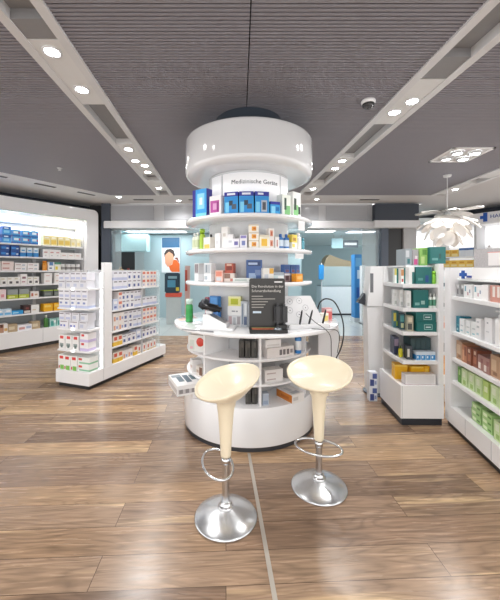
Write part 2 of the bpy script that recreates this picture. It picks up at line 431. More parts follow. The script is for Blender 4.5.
K('wlong', 'long white carton', .2, .16, .06, '#f2efee', [(.1, .4, .5, .62, '#c8b3b3'), (.6, .3, .85, .55, '#9fb6c4')])
K('wrose', 'pinkish white carton', .19, .16, .07, '#efe0dc', [(.1, .35, .65, .65, '#cf9f97')])
K('wsmall', 'small white dark-marked carton', .10, .13, .12, '#f1f0ec', [(.3, .15, .75, .45, '#5b585c'), (.1, .7, .6, .82, '#cfc7a8')])
K('wtall', 'taller white pink-marked carton', .11, .13, .165, '#f4f0ef', [(.2, .2, .7, .3, '#b77c86'), (.25, .55, .8, .75, '#8f6a74')])
K('redb', 'red carton', .13, .16, .15, '#c8545a', [(.05, .05, .95, .4, '#efc6c4'), (.3, .15, .8, .35, '#d23c42')])
K('pinkb', 'pale pink carton', .10, .16, .15, '#f3dfe0', [(.2, .2, .7, .5, '#e49aa2')])
K('greyb', 'plain grey carton', .17, .16, .085, '#8f9695', [(.05, .1, .95, .9, '#9ba2a0')])
K('lime', 'flat lime green carton', .17, .16, .06, '#b9c73f', [(.1, .3, .7, .65, '#e5eaa0')])
K('wpink', 'white carton with rust print', .15, .15, .10, '#f1ebe6', [(.1, .2, .35, .7, '#b5654f'), (.5, .3, .85, .6, '#c9a88e')])
K('ltblue', 'light blue carton', .12, .15, .10, '#cfe3f2', [(.1, .1, .9, .4, '#6fb4e2'), (.3, .55, .8, .75, '#ffffff')])
K('flatblue', 'flat azure carton', .19, .15, .06, '#2f9ad8', [(.1, .3, .6, .6, '#a7dcf5')])
K('brownbag', 'dark maroon gift pack', .13, .14, .13, '#3f2523', [(.1, .05, .9, .35, '#d6cfc8'), (.3, .5, .7, .75, '#7d3a35')])
K('wplain', 'plain white carton', .14, .15, .13, '#f0efec', [(.15, .3, .6, .45, '#d8cbb2')])
K('photo', 'photo-printed carton', .14, .14, .14, '#e9e4df', [(.05, .05, .55, .95, '#b98d74'), (.15, .6, .45, .95, '#5b3b2e'), (.6, .2, .95, .5, '#d8ae6c')])
K('photo2', 'lilac photo carton', .13, .14, .13, '#cfcbe0', [(.1, .1, .6, .8, '#8d86ae'), (.65, .3, .9, .7, '#efe8e6')])
K('tan', 'tan carton', .15, .14, .12, '#b7a283', [(.1, .3, .7, .7, '#d9cbb0')])
K('flatw', 'low white grey-marked carton', .24, .15, .09, '#eceaee', [(.1, .2, .5, .6, '#cf9a92'), (.6, .3, .95, .7, '#a6b6cf')])
KB('plantg', 'green bottle', .04, .2, '#3f7a33', '#dfe8da')
K('cream', 'cream yellow carton', .125, .12, .165, '#f3e6ae', [(.1, .12, .9, .55, '#eacb62'), (.2, .7, .8, .85, '#fffbe8')])
K('cream2', 'pale cream carton', .10, .12, .15, '#f6efcf', [(.15, .15, .75, .5, '#efdf9d')])
K('wsq', 'square white carton', .12, .14, .135, '#f4f2f1', [(.2, .55, .75, .7, '#d9a7a3'), (.3, .2, .6, .3, '#c9c9cc')])
K('wlow', 'low white carton', .15, .14, .09, '#f2f0ee', [(.2, .4, .7, .55, '#ddbcb4')])
KB('orangeb', 'orange bottle', .042, .16, '#ee9d2b', '#e88f1f', None, 'wide')
K('wbl', 'white blue-cornered carton', .12, .13, .14, '#eef1f4', [(.2, .6, .8, 1, '#5b86bb'), (.2, .2, .6, .35, '#2f4a78')])
K('wyg', 'white yellow-green carton', .12, .13, .14, '#f0f1e6', [(0, .75, 1, 1, '#5f9f86'), (.1, .1, .5, .5, '#e4d24d')])
KB('wjar', 'white round jar', .05, .11, '#f4f4f3', '#ffffff', '#9d9a97', 'wide', 'jar', 'jar')
K('darkg', 'dark grey green-topped carton', .17, .15, .11, '#5c625f', [(0, .85, 1, 1, '#a9c23c'), (.1, .2, .8, .6, '#7c8481')])
K('yellow', 'golden yellow carton', .17, .15, .13, '#f0b416', [(.1, .55, .8, .8, '#f7d46a')])
K('tealp', 'teal white pack', .12, .14, .13, '#a9d6cf', [(.15, .1, .6, .7, '#3f9b93'), (.6, .5, .9, .8, '#ffffff')])
K('purple', 'purple pack', .12, .14, .13, '#6d3f97', [(.1, .4, .9, .75, '#b48fd0'), (.2, .1, .7, .3, '#e4d8ee')])

for k_ in KIND.values():
    f_ = 1.2; k_['h'] *= f_
    if 'args' in k_: a_ = list(k_['args']); a_[2] *= f_; k_['args'] = tuple(a_)
    else: a_ = list(k_['bottle']); a_[1] *= f_; k_['bottle'] = tuple(a_)
# ------------------------------------------------------------------ lit wall unit (left)
U = F(-3.227, 7.22, 55)
t = thing('wall_shelf_unit', 'large lit white wall shelving unit at left with rounded frame', 'shelving', U.at(0, 0), U.r)
W0 = -2.75
mb = MB(); mb.box(W0, 0, .07, 0, .5, .355, WHITE); mb.box(W0, .001, .068, 0, .01, .071, BLACK)
mb.box(-1.133, -.002, .08, -1.128, .0, .35, GREY); mb.build('base_cabinet', t)
mb = MB(); mb.box(W0, .04, 0, 0, .5, .069, mat('#3b3734', .5)); mb.build('plinth', t)
mb = MB()   # frame: right jamb and fascia with a rounded corner, extruded outline
oc = [(W0, 2.58), (-.27, 2.58), (-.27, .355), (0, .355), (0, 2.72)]+[(-.11+.11*math.cos(a), 2.72+.11*math.sin(a)) for a in [R(q) for q in (15, 30, 45, 60, 75)]]+[(-.11, 2.83), (W0, 2.83)]
mb.prism(oc, -.05, .06, GLOSS, M=Matrix(((1, 0, 0, 0), (0, 0, 1, 0), (0, 1, 0, 0), (0, 0, 0, 1))))
mb.build('frame', t)
mb = MB(); mb.box(W0, -.053, 2.575, -.27, -.049, 2.583, mat('#7fae7c', .3)); mb.build('edge_strip', t)
mb = MB(); mb.face([(W0, .05, 2.579), (-.27, .05, 2.579), (-.27, .42, 2.40), (W0, .42, 2.40)], WHITE); mb.build('canopy', t)
mb = MB(); mb.box(W0, .425, .355, -.28, .5, 2.6, mat('#a3a7a8', .5, var=.02)); mb.box(-.28, .061, .355, -.275, .5, 2.58, OFFW); mb.build('back_panel', t)
for a, b in ((W0, -1.16), (-1.10, -.30)):
    mb = MB(); mb.box(a, .405, 2.0, b, .424, 2.345, LED); tag(mb.build('light_panel', t), 'backlit white panel')
mb = MB(); mb.box(W0, .40, 2.345, -.30, .423, 2.40, GREY); mb.box(-1.16, .38, .355, -1.10, .423, 2.345, LGREY); mb.build('mullion', t)
SZ = [2.0, 1.755, 1.49, 1.225, .965, .665]
for z in SZ:
    mb = MB(); mb.box(W0, .07, z-.03, -.281, .40, z, WHITE, bev=.004); mb.build('shelf', t)
mb = MB(); mb.box(W0, .30, 2.425, -.3, .33, 2.435, LED); tag(mb.build('light_strip', t), 'bright strip light under the fascia')
l = bpy.data.lights.new('strip_lamp', 'AREA'); l.shape = 'RECTANGLE'; l.size = 2.3; l.size_y = .05; l.energy = 5; lo = bpy.data.objects.new('strip_lamp', l); COL.objects.link(lo); lo.parent = t; lo.location = (-1.4, .06, 2.52); lo.rotation_euler = (R(12), 0, 0)
mb = MB(); mb.lathe([(0, -.052), (.03, -.053), (.034, -.049)], mat('#ffffff', .4, emit=6), 20); sp = mb.build('fascia_spot', t); sp.location = (-1.62, .02, 2.49)
sp.rotation_euler = (R(60), 0, 0)
lb, rb = (-2.12, -1.16), (-1.09, -.31)
ws = "lit wall unit's %s shelf, %s bay"
nm = ['top', 'second', 'third', 'fourth', 'fifth', 'sixth']
row(U, *lb, .085, SZ[0], [('blue', 3, 2), ('blue2', 3, 2)], ws % (nm[0], 'left'))
row(U, *lb, .085, SZ[1], [('blue2', 1, 1), ('navyb', 3, 2), ('bluew', 3, 1)], ws % (nm[1], 'left'))
row(U, *lb, .085, SZ[2], [('wpurp', 1, 1), ('wgreen', 1, 1), ('wrose', 1, 2), ('wlong', 2, 2)], ws % (nm[2], 'left'))
row(U, *lb, .085, SZ[3], [('wsmall', 6, 1), ('wtall', 1, 1), ('wsmall', 2, 1)], ws % (nm[3], 'left'))
row(U, *lb, .085, SZ[4], [('redb', 2, 1), ('pinkb', 1, 1), ('lime', 2, 1), ('wpink', 1, 1)], ws % (nm[4], 'left'), over={'lime': 'greyb'})
row(U, *lb, .085, SZ[5], [('ltblue', 4, 1), ('flatblue', 1, 1), ('brownbag', 1, 1), ('wplain', 1, 1)], ws % (nm[5], 'left'))
row(U, *lb, .035, .355, [('photo2', 1, 1), ('photo', 2, 1), ('tan', 1, 1), ('flatw', 1, 1), ('tan', 1, 1)], "lit wall unit's base ledge, left bay")
row(U, *rb, .085, SZ[0], [('cream', 4, 1), ('cream2', 2, 1)], ws % (nm[0], 'right'))
row(U, *rb, .085, SZ[1], [('wsq', 3, 1), ('wlow', 3, 1)], ws % (nm[1], 'right'))
row(U, *rb, .085, SZ[2], [('orangeb', 1, 1), ('wbl', 1, 1), ('wyg', 1, 1), ('wjar', 4, 1)], ws % (nm[2], 'right'))
row(U, *rb, .085, SZ[3], [('wlow', 4, 2)], ws % (nm[3], 'right'))
row(U, *rb, .085, SZ[4], [('darkg', 4, 1)], ws % (nm[4], 'right'))
row(U, *rb, .085, SZ[5], [('yellow', 4, 1)], ws % (nm[5], 'right'))
row(U, *rb, .035, .355, [('plantg', 1, 1), ('tealp', 2, 1), ('purple', 3, 1)], "lit wall unit's base ledge, right bay")
mb = MB(); a, b, c, d = U.at(-3.6, .52), U.at(.35, .52), U.at(.35, .62), U.at(-3.6, .62)
mb.prism([(q.x, q.y) for q in (a, b, c, d)], 0, 3.0, NAVY); struct('wall_left', mb)

# ------------------------------------------------------------------ left island
I = F(-1.872, 3.967, -20)
t = thing('island_shelf_unit', 'low white double-sided shelf island at left full of cartons', 'shelving', I.at(0, 0), I.r)
mb = MB(); mb.box(-.56, 0, .05, 0, 1.7, .215, WHITE, bev=.006); mb.box(-.0015, .243, .055, .0008, .247, .212, GREY); mb.build('base_cabinet', t)
mb = MB(); mb.box(-.53, .03, 0, -.03, 1.67, .049, BLACK); mb.build('plinth', t)
mb = MB(); mb.box(-.56, .245, .215, 0, .262, 1.47, OFFW); mb.build('end_panel', t)
mb = MB(); mb.box(-.06, .262, .215, 0, .40, 1.6, WHITE, bev=.004); mb.build('post', t)
mb = MB(); mb.box(-.048, .236, .22, -.03, .2445, 1.465, mat('#ffffff', .4, emit=2.2)); tag(mb.build('light_strip', t), 'glowing vertical strip light')
mb = MB(); mb.box(-.30, .262, .215, -.28, 1.50, 1.5, LGREY); mb.build('centre_panel', t)
mb = MB(); mb.box(-.28, 1.055, .215, -.012, 1.075, 1.49, LGREY); mb.build('divider', t)
mb = MB(); mb.box(-.56, 1.50, .215, 0, 1.52, 1.49, GLASS); tag(mb.build('acrylic_panel', t), 'clear acrylic end panel')
for z in (.475, .75, 1.015, 1.265):
    mb = MB(); mb.box(-.545, .015, z-.022, -.015, .244, z, WHITE, bev=.003); mb.build('end_shelf', t)
    for lx in (-.28,):
        mb = MB(); mb.box(lx-.02, .008, z-.02, lx+.02, .0145, z+.004, mat('#ffffff', .4, emit=1.5)); tag(mb.build('price_tag', t), 'bright white price tag holder')  # tag is no lamp, its brightness is added as emission
SS = [.445, .655, .945, 1.235]
for z in SS:
    for a, b in ((-.279, -.008), (-.56, -.301)):
        mb = MB(); mb.box(a, .401, z-.02, b, 1.499, z, WHITE, bev=.003); mb.build('shelf', t)
# cartons: end cap
K('lav', 'white lavender carton', .095, .13, .10, '#e6e6ee', [(.1, .12, .85, .42, '#bcc3e0'), (.08, .78, .8, .9, '#77737c')])
K('lav2', 'pale grey carton', .12, .13, .10, '#dedfe6', [(.1, .2, .55, .6, '#c0c6da'), (.1, .8, .9, .9, '#8b8790')])
K('lav3', 'white blue-striped carton', .09, .13, .125, '#e9eaf1', [(0, .0, 1, .25, '#c4cdea'), (.15, .4, .6, .6, '#7d8dc0'), (.1, .82, .85, .92, '#6f6a78')])
K('lav4', 'wide white blue-marked carton', .15, .13, .10, '#e9e9f0', [(.08, .2, .3, .45, '#6a78c0'), (.45, .2, .65, .45, '#6a78c0'), (.1, .78, .85, .88, '#8a7a84')])
K('redlogo', 'white red-logo carton with plant print', .10, .13, .185, '#f0efee', [(.2, .72, .8, .92, '#d23a38'), (.15, .2, .8, .42, '#8f9c9a'), (.3, .1, .65, .3, '#5f716f')])
K('redlil', 'white red-logo carton with lilac foot', .13, .13, .11, '#f0eef0', [(.15, .65, .5, .9, '#d23a38'), (0, 0, 1, .3, '#cdbfe4')])
K('redgr', 'white red-logo carton with green leaf', .105, .13, .185, '#f1f1ee', [(.2, .72, .8, .92, '#d53230'), (.3, .0, .9, .3, '#7fbe55'), (.05, .05, .25, .25, '#c3413d')])
K('redmint', 'long white mint-striped carton', .19, .14, .09, '#eff2ef', [(.05, .55, .35, .85, '#d2463f'), (.1, .1, 1, .32, '#8cc3a0')])
E_ = ["left island's top end shelf", "left island's second end shelf", "left island's third end shelf", "left island's fourth end shelf", "left island's end base"]
row(I, -.535, -.06, .02, 1.265, [('lav2', 4, 1)], E_[0])
row(I, -.535, -.06, .025, 1.265+.1025, [('lav', 5, 1)], E_[0] + ', stacked above')
row(I, -.535, -.05, .02, 1.015, [('lav3', 5, 1)], E_[1])
row(I, -.535, -.05, .022, 1.015+.126, [('lav', 5, 1)], E_[1] + ', stacked above')
row(I, -.535, -.05, .02, .75, [('lav4', 2, 1), ('lav2', 1, 1)], E_[2])
row(I, -.535, -.05, .025, .75+.1015, [('lav', 2, 1), ('lav2', 2, 1)], E_[2] + ', stacked above')
row(I, -.54, -.20, .02, .475, [('redlogo', 3, 1)], E_[3])
row(I, -.19, -.05, .035, .475, [('redlil', 1, 2)], E_[3])
row(I, -.545, -.215, .015, .215, [('redgr', 3, 1)], E_[4])
row(I, -.21, -.02, .02, .215, [('redmint', 1, 2)], E_[4])
# cartons: long side facing the aisle
J = F(I.x, I.y, 70)
K('s1', 'white lilac-foot carton', .09, .13, .122, '#e8e8ef', [(0, 0, 1, .3, '#bfc6e2'), (.1, .75, .8, .88, '#7a7680')])
K('s2', 'white navy-marked carton', .095, .13, .122, '#e9e9ee', [(.15, .15, .6, .5, '#5b679c'), (.1, .78, .8, .9, '#8f8590')])
K('s3', 'white coral-topped carton', .085, .13, .124, '#efe6e2', [(.1, .6, .9, .9, '#d8806a'), (.2, .15, .7, .4, '#b9b5cf')])
K('s4', 'white peach-marked carton', .10, .13, .122, '#efe9e6', [(.1, .1, .45, .6, '#dca489'), (.55, .2, .9, .5, '#9aa2c4')])
K('s5', 'pale blue carton', .11, .13, .15, '#cdd5ea', [(.1, .55, .8, .8, '#f1f2f6'), (.2, .15, .7, .35, '#6f7fb6')])
K('s6', 'yellow and red carton', .085, .12, .14, '#f1e7da', [(0, 0, 1, .4, '#edc34d'), (.15, .55, .85, .9, '#cf5d49')])
K('s7', 'white red-dotted carton', .075, .12, .135, '#f1ebe8', [(.3, .35, .7, .75, '#c96558'), (.1, .05, .9, .2, '#d9c08c')])
S_ = "left island's side, %s shelf"
sn = ['fourth', 'third', 'second', 'top']
row(J, .44, 1.05, .012, SS[3], [('s1', 3, 2), ('s2', 3, 2)], S_ % 'top')
row(J, 1.08, 1.45, .012, SS[3], [('s3', 4, 2)], S_ % 'top' + ', far bay')
row(J, .44, 1.05, .012, SS[2], [('s5', 1, 1), ('s3', 1, 2), ('s2', 3, 2), ('s1', 2, 2)], S_ % 'second')
row(J, .54, 1.05, .016, SS[2]+.125, [('s1', 1, 1)], S_ % 'second' + ', above') if False else None
row(J, 1.08, 1.45, .012, SS[2], [('s1', 4, 1)], S_ % 'second' + ', far bay')
row(J, .44, 1.05, .012, SS[1], [('s4', 2, 2), ('s2', 2, 2), ('s1', 2, 2)], S_ % 'third')
row(J, 1.08, 1.45, .012, SS[1], [('s3', 4, 2)], S_ % 'third' + ', far bay')
row(J, .44, 1.05, .012, SS[0], [('s6', 2, 1), ('s2', 3, 1), ('s5', 1, 1)], S_ % 'fourth')
row(J, 1.08, 1.45, .012, SS[0], [('s2', 4, 1)], S_ % 'fourth' + ', far bay')
row(J, .44, 1.05, .012, .215, [('s6', 2, 1), ('s4', 2, 1), ('s6', 1, 1), ('s7', 1, 1)], "left island's side, base shelf")
row(J, 1.08, 1.45, .012, .215, [('s7', 4, 1)], "left island's side, base shelf, far bay")

# ------------------------------------------------------------------ round display unit
CX, CY = .088, 3.275
t = thing('round_display_unit', 'tall round white display counter with shelves and drum hood', 'display', (CX, CY, 0))
RD = t
mb = MB(); mb.cyl(.642, 0, .035, mat('#34363b', .4), 96); mb.build('plinth', t)
mb = MB(); mb.cyl(.65, .0355, .361, GLOSS, 128, bev=.006); mb.build('base_drum', t)
mb = MB(); mb.cyl(.30, .3615, .964, LGREY, 64); mb.build('core', t)
for z in (.544, .752):
    mb = MB(); mb.cyl(.622, z-.02, z, WHITE, 96, bev=.004); mb.build('lower_shelf', t)
for a in (7.6, -41, 57, 150, -120):
    mb = MB(); b = bmesh.new(); bmesh.ops.create_cube(b, size=1)
    for v in b.verts: v.co = Vector((v.co.x*.018, -.46+v.co.y*.31, .663+v.co.z*.603))
    mb.add(b, WHITE, M=Matrix.Rotation(R(a), 4, 'Z')); mb.build('divider', t)
mb = MB(); mb.box(.655, -.24, .42, .85, .2, .962, mat('#d9d9db', .5, var=.02), bev=.004); mb.build('side_cabinet', t)
mb = MB(); mb.cyl(.82, .965, 1.0, GLOSS, 128, cx=.07, cy=.025, bev=.008); mb.build('counter', t)
mb = MB(); mb.cyl(.40, 1.0005, 2.4005, mat('#d3d5d7', .35, var=.01), 96); mb.build('column', t)
for z in (1.396, 1.687, 1.977):
    mb = MB(); mb.lathe([(.40, z-.038), (.615, z-.038), (.633, z-.032), (.637, z-.02), (.633, z-.004), (.615, z), (.40, z)], GLOSS, 112); mb.build('shelf', t)
mb = MB(); mb.lathe([(.401, 2.12), (.418, 2.12), (.418, 2.375), (.401, 2.375)], mat('#f4f4f5', .4, emit=.12), 48, a0=R(-90-36), a1=R(-90+42)); sg = mb.build('sign_panel', t); tag(sg, 'white curved sign panel with lettering')
me = text_mesh('Medizinische Geräte', .054, mat('#26282e', .6))
for v in me.vertices:
    x, yy, zz = v.co; a = x/.42+R(7); rr = .4195+zz
    v.co = (rr*math.sin(a), -rr*math.cos(a), 2.275+yy)
lt = bpy.data.objects.new('lettering', me); COL.objects.link(lt); lt.parent = sg
mb = MB(); mb.lathe([(.401, 2.12), (.412, 2.12), (.412, 2.375), (.401, 2.375)], mat('#f4f4f5', .4, emit=.12), 16, a0=R(-90-60), a1=R(-90-39)); mb.build('sign_panel', t)
mb = MB(); mb.lathe([(.401, 2.12), (.412, 2.12), (.412, 2.375), (.401, 2.375)], mat('#f4f4f5', .4, emit=.12), 16, a0=R(-90+45), a1=R(-90+66)); mb.build('sign_panel', t)
mb = MB(); mb.lathe([(0, 2.401), (.575, 2.401), (.60, 2.406), (.622, 2.421), (.634, 2.445), (.638, 2.475), (.637, 2.745), (.632, 2.765), (.62, 2.775), (.60, 2.778), (0, 2.778)], mat('#dfe0e2', .1, coat=.6, var=.01), 128); mb.build('hood', t)
mb = MB(); mb.lathe([(.40, 2.779), (.385, 2.86), (.36, 2.93), (.34, 2.97), (.335, 2.999)], mat('#3e4650', .4), 64); mb.build('ceiling_neck', t)
for a, z, w, h in ((47, 1.935, .10, .085), (44, 1.645, .12, .045)):
    mb = MB(); b = bmesh.new(); bmesh.ops.create_cube(b, size=1)
    for v in b.verts: v.co = Vector((v.co.x*w, -.627+v.co.y*.006, z+v.co.z*h-h/2))
    mb.add(b, OFFW, M=Matrix.Rotation(R(a), 4, 'Z')); mb.build('label_holder', t)

def polar(r, deg): return F(CX+r*math.sin(R(deg)), CY-r*math.cos(R(deg)), deg)
def pitem(key, r, deg, z, label, turn=0):
    f = polar(r, deg); return item(key, (f.x, f.y, z+.0008), R(deg+turn), label)
K('bp', 'bp', .124, .06, .195, '#35a3df', [(0, .8, 1, 1, '#35379b'), (.2, .86, .8, .95, '#e8ecf8'), (.06, .06, .94, .78, '#2c8fd6'), (.35, .40, .62, .62, '#33414f'), (.55, .24, .88, .46, '#4d5b68'), (.08, .1, .34, .55, '#7fd0f2')], side=[(0, .8, 1, 1, '#35379b'), (0, 0, 1, .8, '#23508c')])
K('bpr', 'bp', .124, .06, .195, '#35a3df', [(0, .8, 1, 1, '#35379b'), (.2, .86, .6, .95, '#e8ecf8'), (.06, .06, .94, .78, '#2c8fd6'), (.45, .12, .85, .62, '#b7bec8'), (.53, .2, .77, .54, '#4a4f58'), (.08, .1, .34, .55, '#7fd0f2')], side=[(0, .8, 1, 1, '#35379b'), (0, 0, 1, .8, '#23508c')])
K('bps', 'bp', .095, .06, .115, '#38a0dc', [(0, .78, 1, 1, '#35379b'), (.1, .1, .5, .65, '#8fd5f3'), (.55, .3, .9, .6, '#1b6fb4')])
K('bpbig', 'bp', .17, .08, .26, '#3d9fe0', [(0, 0, .22, 1, '#352f8e'), (.35, .3, .85, .85, '#8ed4f4'), (.25, .02, .98, .16, '#7ed0da'), (.5, .45, .7, .7, '#dff2fb')], side=[(0, 0, 1, 1, '#352f8e')])
K('pinkm', 'pm', .125, .06, .175, '#f2eff2', [(.06, .16, .85, .76, '#b9539f'), (.3, .3, .62, .62, '#d9a2cc'), (.65, .2, .82, .68, '#8f2f7c')])
K('dpur', 'dp', .09, .06, .075, '#3b3560', [(.1, .3, .8, .7, '#6a6aa4')])
K('wgr', 'wg', .105, .07, .19, '#e9eee6', [(.3, .05, .95, .5, '#7fbd7d'), (.25, .3, .5, .85, '#3a5347')])
K('wgr2', 'wg', .115, .07, .235, '#e6e8e6', [(.1, .1, .7, .5, '#86c583'), (.15, .3, .45, .75, '#3a4a42'), (.7, .15, .95, .45, '#2f3b3a')])
ZA, ZB, ZC = 1.977, 1.687, 1.396
TOPR = 'on the round display\'s top shelf'
pitem('bpbig', .575, -53, ZA, 'tall blue and violet carton leftmost on the round display\'s top shelf', 18)
pitem('pinkm', .555, -33.5, ZA, 'white carton with magenta panel ' + TOPR)
pitem('bp', .54, -17.8, ZA, 'blue device carton leftmost of the three equal ones ' + TOPR)
pitem('bp', .54, -3.6, ZA, 'blue device carton in the middle of three equal ones ' + TOPR)
pitem('bpr', .54, 10.8, ZA, 'blue device carton with grey cuff picture ' + TOPR)
pitem('bps', .545, 23.6, ZA, 'short blue carton right of the three blue ones ' + TOPR)
pitem('wgr', .54, 37, ZA, 'white and green carton left of its taller twin ' + TOPR)
pitem('wgr2', .55, 52, ZA, 'tallest white and green carton at right end ' + TOPR, -10)
# second shelf
KB('limeb', 'lb', .026, .19, '#a6c93c', '#8db52a', None, 'wide')
KB('clearb', 'cb', .026, .165, '#dfe5d6', '#e9ece6', '#c9d2b0')
KB('darkb', 'db', .022, .14, '#4e4450', '#2e2a30')
K('yellowlow', 'yl', .09, .06, .105, '#eee9df', [(.1, .05, .9, .4, '#e6c15a')])
K('slimw', 'sw', .052, .055, .135, '#efefef', [(.25, .3, .7, .5, '#d4d6da')])
K('slimw2', 'sw', .06, .055, .19, '#f1f0ee', [(.25, .55, .7, .7, '#d8d4cc')])
K('slimw3', 'sw', .05, .055, .12, '#eeeef0', [(.2, .4, .8, .55, '#c9ccd6')])
K('wviol', 'wv', .055, .055, .08, '#ecebf2', [(.2, .3, .8, .7, '#6f6aa8')])
K('wviol2', 'wv', .06, .055, .11, '#ecebf2', [(.1, .75, .9, .95, '#8f88c4'), (.25, .2, .75, .55, '#7a86bb')])
K('orc', 'oc', .085, .065, .066, '#f3efe6', [(.3, .2, .75, .75, '#e9a83a'), (.45, .35, .7, .6, '#c86f2c'), (0, .85, 1, 1, '#d8cdbb')])
K('orc2', 'oc', .085, .065, .112, '#f6f1dc', [(.2, .15, .8, .7, '#f0bf3f'), (0, .85, 1, 1, '#e4dcc6')])
K('pkt', 'pk', .05, .055, .085, '#f2ece8', [(.25, .2, .75, .8, '#d68f6c'), (.4, .35, .65, .65, '#b9583f')])
K('slimr', 'sr', .04, .05, .10, '#efecea', [(.35, .15, .65, .75, '#b4736a')])
KB('blueb', 'bb', .027, .13, '#4b86c9', '#3a6fb4', '#dbe9f5')
K('yelt', 'yt', .075, .06, .07, '#ecd258', [(.2, .2, .8, .6, '#b98a30')])
K('yelw', 'yw', .08, .06, .06, '#f1eede', [(.1, .3, .6, .8, '#e7cf62')])
KB('tallw', 'tw', .03, .155, '#eef0f0', '#f4f4f4')
KB('tealtube', 'tt', .022, .115, '#4d93a4', '#3f8595', None, 'wide')
M2 = "on the round display's middle shelf"
pitem('clearb', .585, -69, ZB, 'pale olive bottle at the far left end ' + M2)
pitem('clearb', .575, -62, ZB, 'pale bottle just left of the lime tube ' + M2)
pitem('limeb', .565, -54, ZB, 'bright lime green tube ' + M2)
pitem('darkb', .50, -48, ZB, 'small dark bottle right of the lime tube ' + M2)
pitem('yellowlow', .56, -43.5, ZB, 'low white and yellow carton right of lime tube ' + M2)
pitem('slimw', .55, -31.5, ZB, 'slim white carton leftmost of the white cluster ' + M2)
pitem('slimw2', .53, -25, ZB, 'tallest slim white carton of the white cluster ' + M2)
pitem('slimw3', .55, -18.3, ZB, 'shortest slim white carton of the white cluster ' + M2)
pitem('wviol', .56, -12.5, ZB, 'tiny white carton with violet square ' + M2)
pitem('wviol2', .56, -6, ZB, 'small white carton with lilac top band ' + M2)
for j in range(3):
    pitem('orc', .555, 3, ZB+j*.0668, ('bottom', 'middle', 'top')[j] + ' of three stacked cartons with orange picture ' + M2)
pitem('orc2', .56, 12.3, ZB, 'white carton with large yellow picture ' + M2)
for j in range(2):
    pitem('pkt', .55, 19.5, ZB+j*.0858, ('lower', 'upper')[j] + ' of two stacked coral-print cartons ' + M2)
pitem('slimr', .555, 25, ZB, 'slim white carton with reddish bottle print ' + M2)
pitem('blueb', .55, 31, ZB, 'blue bottle left of two ' + M2)
pitem('blueb', .56, 37.3, ZB, 'blue bottle right of two ' + M2)
pitem('yelw', .56, 46, ZB, 'lower white and yellow carton ' + M2)
pitem('yelt', .562, 46, ZB+.0612, 'upper yellow carton with brown print ' + M2)
pitem('tallw', .57, 57, ZB, 'tall white bottle near the right end ' + M2)
pitem('tealtube', .575, 66, ZB, 'teal tube at the right end ' + M2)
# third shelf
K('clrpack', 'cp', .085, .06, .165, '#d8dadc', [(.08, .45, .92, .95, '#a8a3a8'), (.2, .5, .35, .95, '#6d5f63'), (.6, .5, .78, .95, '#6d5f63'), (.05, .05, .95, .4, '#f0f0f2')])
K('clrpack2', 'cp', .095, .06, .165, '#dcdfe1', [(.1, .45, .9, .92, '#b5bcc2'), (.3, .5, .45, .9, '#75838d'), (.05, .05, .95, .4, '#eef0f2'), (.1, .1, .5, .3, '#a9b4bd')])
K('salmon', 'sp', .075, .06, .10, '#e2b9ac', [(.1, .5, .9, .9, '#d5836f'), (.1, .1, .8, .4, '#c5c7cc')])
K('redbr', 'rb', .075, .06, .085, '#b0503c', [(.15, .3, .85, .7, '#7a2d22'), (.2, .75, .8, .95, '#d9b39f')])
K('brw', 'bw', .10, .06, .075, '#d8cbc4', [(.05, .4, .6, .95, '#8b6a5c'), (.6, .1, .95, .4, '#c2766a')])
K('flatgr', 'fg', .17, .06, .035, '#dfe4e1', [(.1, .3, .7, .7, '#b4c0bb')])
K('bluephoto', 'bp', .135, .05, .19, '#3d5f9a', [(.08, .72, .9, .94, '#27406f'), (.12, .78, .7, .88, '#a9bbd8'), (.15, .1, .6, .4, '#9cb4d4'), (.55, .3, .92, .55, '#6f86b0')])
K('wyo', 'wo', .10, .06, .12, '#f0eee8', [(.6, .6, .98, .98, '#eeb443'), (.15, .2, .5, .55, '#cfd3dc'), (.7, .1, .9, .25, '#3f4f8c')])
K('mintb', 'mb', .10, .06, .085, '#d3e4e6', [(0, .7, 1, 1, '#a8b2bd'), (.4, .1, .95, .6, '#f4f6f6')])
K('bcard', 'bc', .065, .05, .075, '#4a6ba6', [(.1, .45, .9, .9, '#33538e'), (.2, .1, .8, .4, '#6e4c63')])
K('darkface', 'df', .065, .05, .075, '#8a7a7c', [(.2, .15, .8, .7, '#4a3338'), (.05, .75, .95, .95, '#d8d8dc')])
K('orange', 'or', .10, .05, .07, '#f0a02f', [(.15, .3, .85, .7, '#f6c478')])
M3 = "on the round display's lowest upper shelf"
pitem('clrpack', .585, -57, ZC, 'clear pack with two dark brushes at left end ' + M3)
pitem('clrpack2', .575, -41, ZC, 'clear pack with grey blue brushes ' + M3)
pitem('salmon', .56, -29, ZC, 'salmon and grey carton ' + M3)
pitem('brw', .545, -19.5, ZC, 'low beige and brown carton ' + M3)
pitem('redbr', .545, -19.5, ZC+.0758, 'rust red carton standing on the beige carton ' + M3)
pitem('flatgr', .57, -6.5, ZC, 'flat pale grey carton ' + M3)
pitem('bluephoto', .53, 3.8, ZC, 'tall dark blue photo carton ' + M3)
pitem('wyo', .57, 15.6, ZC, 'white carton with orange corner ' + M3)
pitem('mintb', .565, 26.3, ZC, 'low mint and white carton ' + M3)
for j, a in enumerate((35.5, 43.5, 51.5)):
    pitem('darkface', .565, a, ZC, ('left', 'middle', 'right')[j] + ' of three dark face-print cartons ' + M3)
    pitem('bcard', .565, a, ZC+.0758, ('left', 'middle', 'right')[j] + ' of three blue cards above face-print cartons ' + M3)
pitem('orange', .622, 45, ZC, 'orange carton in front of the face-print cartons ' + M3)

